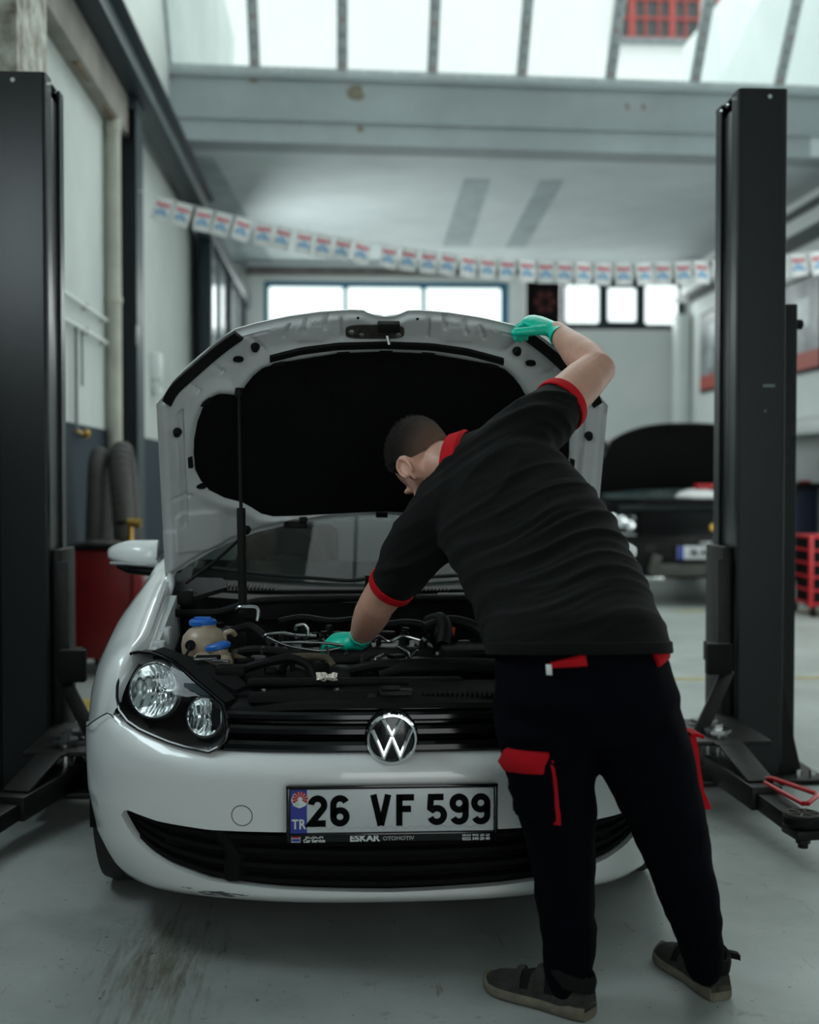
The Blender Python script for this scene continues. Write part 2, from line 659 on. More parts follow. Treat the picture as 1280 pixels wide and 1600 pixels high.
structure(w.build('wall_right', M['wall_plain']))

# back wall with two strips of glazing let into it
w = MB()
wx = [(XL, -1.42), (2.69, 2.98), (5.70, XR)]
for a, b in wx:
    w.box(((a + b) / 2, YB + 0.15, 4.2), (b - a, 0.3, 1.0))
w.box(((XL + XR) / 2, YB + 0.15, 5.0), (XR - XL, 0.3, 0.6))
w.box(((-1.42 + 2.69) / 2, YB + 0.15, 4.64), (4.11, 0.3, 0.14))
w.box(((2.98 + 5.70) / 2, YB + 0.15, 4.68), (2.72, 0.3, 0.06))
w.box(((2.98 + 5.70) / 2, YB + 0.15, 3.745), (2.72, 0.3, 0.09))
w.box(((XL + XR) / 2, YB + 0.15, 1.85), (XR - XL, 0.3, 3.7))
structure(w.build('wall_back', M['wall_plain']))

# front wall behind the viewpoint with the open shop front
w = MB()
w.box((-1.4, YF - 0.15, 4.35), (1.06, 0.3, 8.7)).box((4.45, YF - 0.15, 4.35), (2.64, 0.3, 8.7)).box((1.13, YF - 0.15, 6.35), (4.0, 0.3, 4.7))
structure(w.build('wall_front', M['wall_plain']))

# high roof with a glazed opening over the lift bay
w = MB()
zc = 8.6
for (x0, x1, y0, y1) in [(XL, XR, YF, 2.0), (XL, XR, 7.2, 8.2), (XL, -1.2, 2.0, 7.2), (5.0, XR, 2.0, 7.2)]:
    w.box(((x0 + x1) / 2, (y0 + y1) / 2, zc + 0.1), (x1 - x0, y1 - y0, 0.2))
structure(w.build('ceiling', M['slab']))
win = thing('window_1', (1.9, 4.6, 8.6), None, None)
structure(win)
w = MB()
for k in range(7):
    w.box((-1.2 + 6.2 * k / 6, 4.6, 8.66), (0.07, 5.2, 0.1))
w.build('frame', M['alu_frame'], win)
for k in range(6):
    MB().box((-1.2 + 6.2 * (k + .5) / 6, 4.6, 8.7), (0.95, 5.1, 0.012)).build('pane', M['pane'], win)

# low slab at the back, its front beam and the grey patches on its underside
sl = MB()
sl.box(((XL + XR) / 2, 14.3, 4.97), (XR - XL, 7.4, 0.24))
structure(sl.build('trim_1', M['slab']))


def ybeam(x):
    return 10.32 + 0.055 * x


bm_ = MB()
for (z0, z1, d) in [(4.83, 5.06, 0.0), (5.06, 5.09, -0.035), (5.09, 5.53, 0.0), (5.50, 5.555, -0.05)]:
    poly = [(XL, ybeam(XL) + d, z0), (XR, ybeam(XR) + d, z0), (XR, ybeam(XR) + 0.4, z0), (XL, ybeam(XL) + 0.4, z0)]
    bm_.prism(poly, (0, 0, z1 - z0))
M['beam_stain'] = M['beam']
structure(bm_.build('trim_2', M['beam']))
# rust stain patch on the beam and dark repairs
st = MB()
for (x, z, rx, rz) in [(0.05, 5.38, 0.14, 0.10), (0.08, 5.0, 0.05, 0.05), (3.0, 5.33, 0.03, 0.05), (3.18, 5.33, 0.03, 0.04), (-1.05, 5.47, 0.07, 0.03)]:
    pts = []
    for k in range(18):
        a = 2 * math.pi * k / 18
        q = 0.75 + 0.35 * noise.noise(Vector((x + math.cos(a), math.sin(a), z)))
        pts.append((x + rx * q * math.cos(a), ybeam(x + rx * math.cos(a)) - 0.002, z + rz * q * math.sin(a)))
    st.prism(pts, (0, 0.004, 0))
structure(st.build('trim_3', material('rust_stain', (0.26, 0.24, 0.18), 0.9, noise_amt=0.4, noise_scale=18)))
pt = MB()  # thin plates, greyer than the slab
for x0, x1, x2, x3 in [(1.34, 1.66, 1.86, 1.43), (2.26, 2.55, 2.73, 2.41)]:
    pt.prism([(x0, 11.85, 4.846), (x1, 11.85, 4.846), (x2, 16.2, 4.846), (x3, 16.2, 4.846)], (0, 0, 0.006))
pt.prism([(XL, 11.0, 4.846), (-1.55, 11.0, 4.846), (-1.25, 17.9, 4.846), (XL, 17.9, 4.846)], (0, 0, 0.006))
structure(pt.build('trim_4', material('grey_patch', (0.42, 0.49, 0.51), 0.8, noise_amt=0.25, noise_scale=3)))

# sloping roof glazing above the beam
win = thing('window_2', (1.9, 10.3, 5.55), None, None)
structure(win)
GX = [-1.95, -1.035, -0.113, 0.851, 1.822, 2.801, 3.752, 4.711, 5.72]
GV = V(0, -0.60, 0.80)      # up the slope
GL = 3.55
fr = MB()
gn = V(0, -0.80, -0.60)


def gl(x, s, d=0.0):
    return V(x, ybeam(x) + 0.02, 5.57) + GV * s + gn * d


fr.box(gl(1.9, 0.02), (7.7, 0.10, 0.06), rot=Matrix.Rotation(0.055, 3, 'Z'))
fr.build('frame', M['alu_frame'], win)
M['film_red'] = material('film_print', (0.40, 0.20, 0.20), 0.6)
M['film_dark'] = material('film_dark', (0.22, 0.26, 0.27), 0.6)
Rg = Matrix(((1, 0, 0), (0, GV.y, gn.y), (0, GV.z, gn.z)))
for k, x in enumerate(GX):
    b = MB()
    b.box(gl(x, GL / 2), (0.115, GL, 0.07), rot=Rg, bev=0.006)
    for j in range(22):
        b.box(gl(x, 0.12 + j * 0.155, 0.036), (0.030, 0.045, 0.003), rot=Rg, mi=1 if j % 3 else 2)
    b.build('mullion', [M['alu_frame'], M['film_dark'], M['film_red']], win)
for k in range(8):
    x = (GX[k] + GX[k + 1]) / 2
    MB().box(gl(x, GL / 2, -0.01), (GX[k + 1] - GX[k] - 0.06, GL - 0.05, 0.008), rot=Rg).build('pane', M['pane'], win)

# left gable wall strip between slab and roof is closed by a spandrel
structure(MB().box((1.9, 8.3, 8.55), (7.7, 0.2, 0.3)).build('trim_5', M['beam']))


# ---- back glazing: blue sectional door top with three rounded lights, dark frame with three lights
def rounded(x0, x1, z0, z1, r, y, n=5):
    out = []
    for cx, cz, a0 in [(x1 - r, z1 - r, 0), (x0 + r, z1 - r, 90), (x0 + r, z0 + r, 180), (x1 - r, z0 + r, 270)]:
        for k in range(n + 1):
            a = math.radians(a0 + 90 * k / n)
            out.append((cx + r * math.cos(a), y, cz + r * math.sin(a)))
    return out


def frame_with_lights(mb, X0, X1, Z0, Z1, lights, y, t, r=0.05):
    """flat plate with rounded openings: one ring of quads per light plus filler bars"""
    n = 5
    for (x0, x1, z0, z1, cx0, cx1) in lights:
        inner = rounded(x0, x1, z0, z1, r, y, n)
        corners = [(cx1, y, Z1), (cx0, y, Z1), (cx0, y, Z0), (cx1, y, Z0)]
        m = len(inner)
        vs = inner + [(p[0], p[1] + t, p[2]) for p in inner] + corners
        fs = [(k, (k + 1) % m, m + (k + 1) % m, m + k) for k in range(m)]
        for c in range(4):
            for k in range(n):
                fs.append((c * (n + 1) + k, c * (n + 1) + k + 1, 2 * m + c))
            fs.append((c * (n + 1) + n, ((c + 1) * (n + 1)) % m, 2 * m + (c + 1) % 4, 2 * m + c))
        mb.add(vs, fs)


win = thing('window_3', (0.63, YB, 3.7), None, None)
structure(win)
L3 = [(-1.345, -0.09, 3.66, 4.485, -1.42, -0.06), (-0.03, 1.23, 3.66, 4.485, -0.06, 1.26), (1.29, 2.58, 3.66, 4.485, 1.26, 2.69)]
f = MB()
frame_with_lights(f, -1.42, 2.69, 3.6, 4.57, L3, YB - 0.02, 0.06)
f.build('frame', M['teal'], win)
for (x0, x1, z0, z1, a, b) in L3:
    MB().box(((x0 + x1) / 2, YB + 0.03, (z0 + z1) / 2), (x1 - x0, 0.01, z1 - z0)).build('pane', M['pane'], win)
win = thing('window_4', (4.3, YB, 3.8), None, None)
structure(win)
L4 = [(3.67, 4.26, 3.90, 4.55, 3.60, 4.33), (4.40, 4.90, 3.93, 4.51, 4.33, 4.97), (5.04, 5.62, 3.89, 4.56, 4.97, 5.72)]
f = MB()
frame_with_lights(f, 3.6, 5.72, 3.79, 4.66, L4, YB - 0.02, 0.06)
f.build('frame', M['blue_steel'], win)
for (x0, x1, z0, z1, a, b) in L4:
    MB().box(((x0 + x1) / 2, YB + 0.03, (z0 + z1) / 2), (x1 - x0, 0.01, z1 - z0)).build('pane', M['pane'], win)
# shadow line over the door put into a brown box, slab edge above
structure(MB().box((0.6, 17.86, 4.72), (4.6, 0.26, 0.10)).build('trim_6', material('shadow_strip', (0.16, 0.15, 0.14), 0.8, noise_amt=0.5, noise_scale=4)))
structure(MB().box((0.6, 17.80, 4.80), (4.6, 0.30, 0.05)).build('trim_7', M['slab']))

# ---- building across the street, seen through the roof glazing
M['facade'] = material('white_facade', (0.66, 0.665, 0.655), 0.8, noise_amt=0.05, noise_scale=1)
M['facade_low'] = material('white_facade_bright', (0.95, 0.95, 0.95), 0.8)  # brightness put into the colour: lower storey whitened to blow out the back windows
bld = thing('building', (4, 26, 0), 'white building outside with red grilles over its dark windows, seen through the roof glazing', 'building')
MB().box((10.0, 28, 11.5), (60, 3, 5)).build('upper_storey', M['facade'], bld)
MB().box((10.0, 28, 4.5), (60, 3.1, 9)).build('lower_storey', M['facade_low'], bld)


def outer_window(x0, x1, z0, z1, nx, nz):
    y = 26.5
    o = MB().box(((x0 + x1) / 2, y - 0.02, (z0 + z1) / 2), (x1 - x0, 0.08, z1 - z0)).build('window', material('dark_outer_glass', (0.03, 0.035, 0.04), 0.5), bld)
    g = MB()
    for k in range(nx + 1):
        wd = 0.15 if k % 3 == 1 else 0.05
        g.box((x0 + (x1 - x0) * k / nx, y - 0.12, (z0 + z1) / 2), (wd, 0.05, z1 - z0 + 0.1))
    for k in range(nz + 1):
        g.box(((x0 + x1) / 2, y - 0.13, z0 + (z1 - z0) * k / nz), (x1 - x0 + 0.1, 0.05, 0.05))
    g.build('window_grille', M['red_grille'], o)
    MB().box(((x0 + x1) / 2, y - 0.1, z0 - 0.08), (x1 - x0 + 0.3, 0.24, 0.1)).build('window_sill', M['grey_steel'], o)


M['red_grille'] = material('red_grille_paint', (0.30, 0.025, 0.02), 0.5)
outer_window(6.43, 8.36, 11.70, 14.4, 6, 6)
outer_window(8.60, 10.40, 11.68, 14.4, 6, 6)

# ---- floor markings
fm = MB()
fm.box((4.2, 4.62, 0.0015), (5.0, 0.05, 0.003)).box((4.4, 8.6, 0.0015), (2.7, 0.06, 0.003))
structure(fm.build('trim_8', M['yellow']))
fm = MB()
fm.prism([(-1.66, 3.72, 0.0), (-1.44, 3.58, 0.0), (-1.40, 3.9, 0.0), (-1.60, 4.10, 0.0)], (0, 0, 0.003))
structure(fm.build('trim_9', M['yellow']))

# ================================================================ THE WHITE CAR
car = thing('car', (0, 2.0, 0), 'white five-door hatchback with its bonnet propped open, standing between the two lift posts', 'car')

WZ = [(.15, .79), (.2, .80), (.28, .835), (.4, .858), (.6, .862), (.75, .852), (.9, .84)]
OZ = [(.15, .06), (.175, .05), (.2, .032), (.24, .022), (.30, .018), (.37, .012), (.42, .008), (.5, 0), (.54, .002), (.575, .01), (.65, .02)]
OZ2 = [(.5, 0), (.54, .004), (.575, .03), (.62, .045), (.70, .075), (.76, .13), (.9, .3)]
PD, PN = 0.55, 2.4


def S(x, z):
    q = min(abs(x) / ip(z, WZ), 0.999)
    return ip(z, OZ2) + PD * (1 - (1 - q ** PN) ** (1 / PN))


ZT = [(0, .567), (.43, .566), (.546, .565), (.639, .572), (.779, .592), (.917, .618), (.985, .637), (1.03, .626), (1.17, .585), (1.45, .56)]
OT = [(0, .371), (.295, .371), (.53, .368), (.727, .376), (.87, .392), (.90, .385), (.915, .372), (1.5, .372)]
OB = [(0, .212), (.32, .219), (.563, .230), (.72, .258), (.80, .285), (.862, .316), (.90, .352), (.915, .372), (1.5, .372)]
LB = [(0, .172), (.5, .171), (.84, .166), (1.06, .172), (1.4, .21)]


def plan(th, z, inset=0.0):
    W = ip(z, WZ) - inset
    s, c = math.sin(th), abs(math.cos(th))
    x = math.copysign(W * abs(s) ** (2 / PN), s)
    y = ip(z, OZ) + inset + PD * (1 - c ** (2 / PN))
    return x, y


def sval(th):
    s, c = abs(math.sin(th)), abs(math.cos(th))
    return 0.86 * s ** (2 / PN) + PD * (1 - c ** (2 / PN))


NTH = 120
TH = [-math.pi / 2 + math.pi * k / NTH for k in range(NTH + 1)]


def fpt(th, z, inset=0.0):
    s = sval(th)
    zt = ip(s, ZT)
    x, y = plan(th, z, inset)
    e = max(0.0, 1 - (zt - z) / 0.055)
    y += 0.030 * e * e * (1 if s < 1.0 else max(0, 1 - (s - 1.0) / 0.12))
    # rolled lower edge of the lip
    lb = ip(s, LB)
    e = max(0.0, 1 - (z - lb) / 0.03)
    y += 0.02 * e * e
    return (x, y, z)


b = MB()
rows = []
for i in range(9):
    t = i / 8
    rows.append([fpt(th, ip(sval(th), LB) * (1 - t) + ip(sval(th), OB) * t) for th in TH])
# underside return and lower opening return
b.grid([[(p[0] * .98, p[1] + .12, p[2] + .01) for p in rows[0]], [(p[0] * .99, p[1] + .03, p[2] - .002) for p in rows[0]]] + rows)
mid = []
for i in range(19):
    t = i / 18
    t = t * t * (3 - 2 * t) * 0.35 + t * 0.65
    mid.append([fpt(th, ip(sval(th), OT) * (1 - t) + ip(sval(th), ZT) * t) for th in TH])
top_ret = [(p[0] * .995, p[1] + .025, p[2] + .001) for p in mid[-1]]
b.grid(mid + [top_ret, [(p[0] * .99, p[1] + .05, p[2] - .02) for p in top_ret]])
inn = [k for k, th in enumerate(TH) if sval(th) < 0.915]
ka, kb = inn[0] - 1, inn[-1] + 1
for src in (rows[-1], mid[0]):
    b.grid([src[ka:kb + 1], [(p[0] * .985, p[1] + .03, p[2]) for p in src[ka:kb + 1]]])

# bumper paint with scuff on the lip
m = M['bumper'] = material('bumper_paint', (0.80, 0.83, 0.82), 0.35, coat=1.0)
nt = m.node_tree
tc = nt.nodes.new('ShaderNodeTexCoord')
mp = nt.nodes.new('ShaderNodeMapping')
mp.inputs['Location'].default_value = (0.455 * 9, 0, -0.191 * 60)
mp.inputs['Scale'].default_value = (9, 0, 60)
nt.links.new(tc.outputs['Object'], mp.inputs[0])
ln = nt.nodes.new('ShaderNodeVectorMath')
ln.operation = 'LENGTH'
nt.links.new(mp.outputs[0], ln.inputs[0])
n = nt.nodes.new('ShaderNodeTexNoise')
n.inputs['Scale'].default_value = 40
n.inputs['Detail'].default_value = 6
mp2 = nt.nodes.new('ShaderNodeMapping')
mp2.inputs['Scale'].default_value = (0.5, 1, 3)
nt.links.new(tc.outputs['Object'], mp2.inputs[0])
nt.links.new(mp2.outputs[0], n.inputs['Vector'])
ma = nt.nodes.new('ShaderNodeMath')
ma.operation = 'MULTIPLY_ADD'
ma.inputs[1].default_value = -0.28
nt.links.new(ln.outputs['Value'], ma.inputs[0])
nt.links.new(n.outputs['Fac'], ma.inputs[2])
mr = nt.nodes.new('ShaderNodeMapRange')
mr.inputs['From Min'].default_value = 0.36
mr.inputs['From Max'].default_value = 0.42
nt.links.new(ma.outputs[0], mr.inputs['Value'])
mx = nt.nodes.new('ShaderNodeMix')
mx.data_type = 'RGBA'
nt.links.new(mr.outputs[0], mx.inputs['Factor'])
mx.inputs['A'].default_value = (0.80, 0.83, 0.82, 1)
mx.inputs['B'].default_value = (0.05, 0.05, 0.05, 1)
nt.links.new(mx.outputs['Result'], nt.nodes['Principled BSDF'].inputs['Base Color'])
bumper = b.build('front_bumper', M['bumper'], car, angle=50)

# round towing eye cover: a fine groove ring set in the bumper face
tow = MB()
c0 = V(-.381, .0, .411)
ringp = []
for k in range(33):
    a = 2 * math.pi * k / 32
    x, z = -.381 + .0265 * math.cos(a), .411 + .0265 * math.sin(a)
    th = -math.asin(min(1, (abs(x) / ip(z, WZ)) ** (PN / 2)))
    ringp.append(V(*fpt(th, z)) + V(0, -0.0002, 0))
tow.tube(ringp[:-1], 0.0011, 6, closed=True)
tow.build('towing_eye_cover', M['black_plastic'], bumper)

for sx in (-1, 1):
    sm = MB()
    pts = []
    for th in np.linspace(.98, 1.35, 14):
        x, y, z = fpt(th, ip(sval(th), ZT))
        pts.append((sx * (x + .0005), y - .022, z + .001))
    sm.tube(pts, .0016, 6)
    sm.build('bumper_seam', M['matt_black'], bumper)
# lower grille
g = MB()
bk = [[(x, y + .055, z) for x, y, z in [fpt(th, ip(sval(th), OB) * (1 - t) + ip(sval(th), OT) * t) for th in TH[ka:kb + 1]]] for t in (-.15, .25, .5, .75, 1.15)]
g.grid(bk)
grille = g.build('lower_grille', M['matt_black'], car)
for t in (.1, .36, .62, .86):
    path = []
    for th in TH[ka + 3:kb - 2]:
        s = sval(th)
        z = ip(s, OB) * (1 - t) + ip(s, OT) * t
        x, y, z = fpt(th, z)
        path.append((x * .99, y + .032, z))
    sb = MB()
    r0 = [[(x, y - .012, z + .006), (x, y + .02, z + .008), (x, y + .02, z - .008), (x, y - .012, z - .006)] for x, y, z in path]
    sb.loft(r0)
    sb.build('slat', M['matt_black'], grille)
for sx in (-1, 1):
    d = MB()
    pts = []
    for zz, xx in ((.232, .405), (.30, .40), (.372, .45)):
        y = S(xx, .45) + ip(zz, OZ) + .018
        pts.append((sx * xx, y, zz))
    d.loft([[(x - .03, y + .02, z), (x - .012, y - .004, z), (x + .012, y - .004, z), (x + .03, y + .02, z)] for x, y, z in pts])
    d.build('grille_divider', M['matt_black'], grille)

# ---- upper grille and slam panel
ug = MB()
rows = []
for z, dy in ((.54, .075), (.60, .065), (.66, .06), (.70, .045)):
    rows.append([(x, S(x, z) + dy, z) for x in np.linspace(-.47, .47, 33)])
ug.grid(rows)
upper = ug.build('upper_grille', M['gloss_black'], car)
for z, h, dy in ((.583, .018, .010), (.622, .017, .006), (.657, .015, .004)):
    sb = MB()
    xs = np.linspace(-.43, .43, 41)
    sb.loft([[(x, S(x, z) + dy, z + h * .75), (x, S(x, z) + dy - .007, z + h * .3), (x, S(x, z) + dy - .008, z - h * .4), (x, S(x, z) + dy, z - h * .75), (x, S(x, z) + dy + .05, z - h * .6), (x, S(x, z) + dy + .05, z + h * .6)] for x in xs])
    sb.build('slat', M['gloss_black'], upper)

# slam panel cover: upright front plate, sloping shelf, raised rear tray
sp = MB()
xs = np.linspace(-.43, .43, 35)
prof = [(.676, -.002), (.690, .004), (.698, .02), (.706, .05), (.712, .085)]
sp.grid([[(x, S(x, .69) + dy, z - .02 * (abs(x) / .43) ** 3) for x in xs] for z, dy in prof] + [[(x, .24 + .1 * (abs(x) / .43) ** 3, .716) for x in xs]])
slam = sp.build('slam_panel', M['black_plastic'], car)
tr = MB()
tr.box((-.09, .235, .720), (.58, .075, .022), rot=Matrix.Rotation(-.12, 3, 'X'), bev=.008)
tr.build('air_guide_cover', M['black_plastic'], slam)
tr = MB()
tr.box((-.20, .118, .699), (.34, .03, .03), rot=Matrix.Rotation(-.25, 3, 'X'), bev=.005)
tr.build('front_plate', M['black_plastic'], slam)
lk = MB()
lk.box((.015, .135, .700), (.09, .05, .03), bev=.004).box((.0, .11, .722), (.05, .02, .012), bev=.003).cyl((-.05, .12, .70), (-.05, .10, .70), .012)
lk.build('bonnet_lock', M['post_dark'], slam)
vt = MB()
vt.box((.20, .17, .690), (.30, .10, .05), rot=Matrix.Rotation(.3, 3, 'X'), bev=.008)
intake = vt.build('air_intake', M['black_plastic'], slam)
ribs = MB()
for k in range(20):
    ribs.box((.085 + .013 * k, .117, .693), (.0045, .012, .042), rot=Matrix.Rotation(.5, 3, 'X'))
tag(ribs.build('intake_ribs', M['black_plastic'], intake), kind='stuff')
for x, y, z in ((-.33, .13, .716), (-.14, .13, .716), (.33, .16, .715)):
    MB().cyl((x, y, z - .006), (x, y, z + .003), .008).build('screw', M['steel'], slam)

# ---- emblem: chromed ring with two stacked letters on a black disc
em = MB()
EC = V(0, .012, .611)
em.lathe([(.0, -.008), (.058, -.008), (.0645, -.004), (.068, .006), (.0685, .045), (.0, .045)], EC, (0, 1, 0), 48)
emblem = em.build('emblem', M['gloss_black'], car)
rg = MB()
rp = []
for r, h in ((.0545, -.0085), (.0575, -.0135), (.0625, -.0125), (.0655, -.007), (.0645, -.003), (.054, -.004)):
    rp.append([EC + V(r * math.cos(2 * math.pi * k / 56), h, r * math.sin(2 * math.pi * k / 56)) for k in range(56)])
rg.loft(rp + [rp[0]], caps=False)
rg.build('emblem_ring', M['chrome'], emblem)


def strokes(mb, polys, wd, c, depth=.006, y=-.012, lim=None):
    """bevelled bars with mitred joints"""
    for P in polys:
        P = [Vector((p[0], p[1])) for p in P]
        L, Rr, Mi = [], [], []
        for i, p in enumerate(P):
            d1 = (P[i] - P[i - 1]).normalized() if i > 0 else (P[1] - P[0]).normalized()
            d2 = (P[i + 1] - P[i]).normalized() if i < len(P) - 1 else d1
            n1 = Vector((-d1.y, d1.x))
            n2 = Vector((-d2.y, d2.x))
            mm = (n1 + n2)
            mm = mm / max(mm.length_squared, .15) * 2 if mm.length > .01 else n1
            L.append(p + mm * wd / 2)
            Rr.append(p - mm * wd / 2)
        rings_ = []
        for i in range(len(P)):
            l, r, q = L[i], Rr[i], P[i]
            rings_.append([V(c[0] + l.x, c[1] + y + depth, c[2] + l.y), V(c[0] + l.x * .8 + q.x * .2, c[1] + y + .0015, c[2] + l.y * .8 + q.y * .2), V(c[0] + q.x, c[1] + y, c[2] + q.y),
                           V(c[0] + r.x * .8 + q.x * .2, c[1] + y + .0015, c[2] + r.y * .8 + q.y * .2), V(c[0] + r.x, c[1] + y + depth, c[2] + r.y)])
        mb.loft(rings_)


R_ = .0548


def pol(a, r=R_):
    return (r * math.cos(math.radians(a)), r * math.sin(math.radians(a)))


lv = MB()
strokes(lv, [[pol(114), (0.0, .0075), pol(66)]], .0115, EC)
strokes(lv, [[pol(155), (-.0205, -.0450), (0, .0035), (.0205, -.0450), pol(25)]], .0115, EC)
lv.build('emblem_letters', M['chrome'], emblem)

# ---- number plate
pl = MB()
PC = V(0, -.024, .434)
pl.box(PC + V(0, .014, -.006), (.532, .020, .144), bev=.006)
plate = pl.build('license_plate', M['gloss_black'], car)
MB().box(PC + V(.0, .004, .0035), (.510, .006, .111), bev=.002).build('plate_face', M['plate_white'], plate)
# raised rim of the holder
rm = MB()
for cz, hz in ((.0625, .010), (-.0565, .007)):
    rm.box(PC + V(0, .003, cz), (.532, .014, hz), bev=.003)
for cx in (-.2605, .2605):
    rm.box(PC + V(cx, .003, .003), (.010, .014, .124), bev=.003)
rm.build('plate_rim', M['gloss_black'], plate)
MB().box(PC + V(-.2345, .0005, .0035), (.041, .0016, .111)).build('country_band', M['plate_blue'], plate)
text_mesh('TR', .034, M['white_ink'], 'country_letters', plate, PC + V(-.2345, -.0012, -.030), bold=.0006, sx=.85)
stk = MB().lathe([(0, -.0008), (.021, -.0008), (.021, .0006), (0, .0006)], PC + V(-.2325, -.0004, .0325), (0, 1, 0), 8).build('inspection_sticker', M['white_ink'], plate)
fan = MB()
for k in range(9):
    a = math.radians(-20 + 220 * k / 8)
    a1, a2 = a - .20, a + .20
    c = PC + V(-.231, -.0016, .034)
    fan.prism([c + V(.006 * math.cos(a1), 0, .006 * math.sin(a1)), c + V(.0195 * math.cos(a1), 0, .0195 * math.sin(a1)), c + V(.0195 * math.cos(a2), 0, .0195 * math.sin(a2)), c + V(.006 * math.cos(a2), 0, .006 * math.sin(a2))], (0, .0006, 0))
fan.build('sticker_print', M['red_ink'], plate)
text_mesh('26', .012, material('sticker_green', (.35, .6, .45), .5), 'sticker_digits', plate, PC + V(-.239, -.0018, .022), bold=.0003)


def arc(cx, cz, rx, rz, a0, a1, n=14):
    return [(cx + rx * math.cos(math.radians(a0 + (a1 - a0) * k / n)), cz + rz * math.sin(math.radians(a0 + (a1 - a0) * k / n))) for k in range(n + 1)]


def stroke_char(name, polys, x0, wd):
    """plate character of constant stroke; local box: height .0790"""
    mb = MB()
    for P in polys:
        P = [Vector((p[0], p[1])) for p in P]
        n = len(P)
        Lf, Rt = [], []
        closed = (P[0] - P[-1]).length < 1e-6
        for i in range(n):
            if closed:
                d1 = (P[i] - P[i - 1 if i else n - 2]).normalized()
                d2 = (P[(i + 1) if i < n - 1 else 1] - P[i]).normalized()
            else:
                d1 = (P[i] - P[i - 1]).normalized() if i else (P[1] - P[0]).normalized()
                d2 = (P[i + 1] - P[i]).normalized() if i < n - 1 else d1
            n1 = Vector((-d1.y, d1.x))
            n2 = Vector((-d2.y, d2.x))
            mm = n1 + n2
            mm = mm / max(mm.length_squared, .6) * 2
            Lf.append(P[i] + mm * wd / 2)
            Rt.append(P[i] - mm * wd / 2)
        Y = PC.y - .0005
        rr = []
        for i in range(n):
            rr.append([V(PC.x + x0 + Lf[i].x, Y + .002, PC.z + .0035 + Lf[i].y), V(PC.x + x0 + Lf[i].x, Y - .0008, PC.z + .0035 + Lf[i].y),
                       V(PC.x + x0 + Rt[i].x, Y - .0008, PC.z + .0035 + Rt[i].y), V(PC.x + x0 + Rt[i].x, Y + .002, PC.z + .0035 + Rt[i].y)])
        mb.loft(rr, caps=not closed)
    return mb.build(name, M['ink'], plate)


SW = .0160
H2 = .0395 - SW / 2           # half height to the stroke centre
CW = .0164                    # half width to the stroke centre
two = arc(0, H2 - CW, CW, CW, 175, -30, 16) + [(-CW - .0005, -H2), (CW + .004, -H2)]
six = arc(0, H2 - CW, CW, CW, 25, 180, 12) + arc(0, -H2 + CW, CW, CW, 180, 540, 28)
nine = [(-x, -z) for x, z in six]
five = [(CW, H2), (-CW + .001, H2), (-CW - .0005, .004)] + arc(0, -H2 + CW + .001, CW + .001, CW + .001, 128, -160, 20)
vee = [[(-.0185, H2 + SW / 2), (-.0005, -H2 - SW / 2 + .001)], [(.0185, H2 + SW / 2), (.0005, -H2 - SW / 2 + .001)]]
eff = [[(-.0135, -H2 - SW / 2), (-.0135, H2 + SW / 2)], [(-.0135, H2), (.0235, H2)], [(-.0135, .0025), (.016, .0025)]]


def px_x(zx):        # position along the plate read as a fraction of its width
    return (zx - 634.0) / 3.459 / 622.0


for nm, polys, zx in [('plate_digit', [two], 231), ('plate_digit', [six], 351), ('plate_letter', vee, 571), ('plate_letter', eff, 700), ('plate_digit', [five], 875), ('plate_digit', [nine], 995), ('plate_digit', [nine], 1113)]:
    stroke_char(nm, polys, px_x(zx), SW)
# security wave line under the characters
wv = MB()
wv.tube([(-.205 + .44 * k / 60, PC.y + .0004, PC.z - .040 + .0035 * math.sin(k * 1.7)) for k in range(61)], .0005, 4)
wv.build('security_print', M['grey_ink'], plate)
# dealer strip below
lz = PC.z - .0680
text_mesh('BOSCH', .0110, M['white_ink'], 'dealer_text', plate, (-.196, PC.y + .0035, lz + .0052), bold=.0003, sx=1.25)
text_mesh('Car Service', .0115, M['white_ink'], 'dealer_text', plate, (-.196, PC.y + .0035, lz - .0044), bold=.0004, sx=1.0)
text_mesh('ESKAR', .0225, M['white_ink'], 'dealer_text', plate, (-.070, PC.y + .0035, lz), bold=.0008, sx=1.15)
text_mesh('OTOMOTIV', .0135, M['grey_ink'], 'dealer_text', plate, (.015, PC.y + .0035, lz - .001), bold=.0004, sx=1.1)
text_mesh('0533 403 20 25', .0100, M['white_ink'], 'dealer_text', plate, (.211, PC.y + .0035, lz + .0052), bold=.0003, sx=1.1)
text_mesh('0222 340 20 40', .0100, M['white_ink'], 'dealer_text', plate, (.211, PC.y + .0035, lz - .0048), bold=.0003, sx=1.1)
lg = MB().box((-.242, PC.y + .0036, lz + .001), (.022, .001, .017)).build('dealer_logo', M['white_ink'], plate)
MB().box((-.242, PC.y + .003, lz + .0055), (.020, .001, .005)).build('dealer_logo_band', M['red_ink'], plate)
MB().box((-.242, PC.y + .003, lz - .002), (.020, .001, .007)).build('dealer_logo_field', M['plate_blue'], plate)

# ---- headlights
HLP = [(-.71, .354, .784), (-.726, .338, .757), (-.737, .315, .728), (-.738, .295, .70), (-.736, .28, .674), (-.725, .256, .644), (-.697, .22, .621), (-.66, .188, .605), (-.62, .159, .594),
       (-.575, .132, .582), (-.531, .108, .574), (-.467, .079, .567), (-.444, .08, .578), (-.425, .082, .597), (-.420, .086, .622), (-.426, .10, .655), (-.434, .116, .682), (-.467, .140, .705), (-.513, .182, .733), (-.55, .222, .757), (-.582, .255, .774), (-.615, .285, .784), (-.65, .318, .790), (-.69, .345, .789)]
HP = [Vector(p) for p in HLP]
HC = V(-.59, 0, .675)
HC.y = S(HC.x, HC.z) + .004


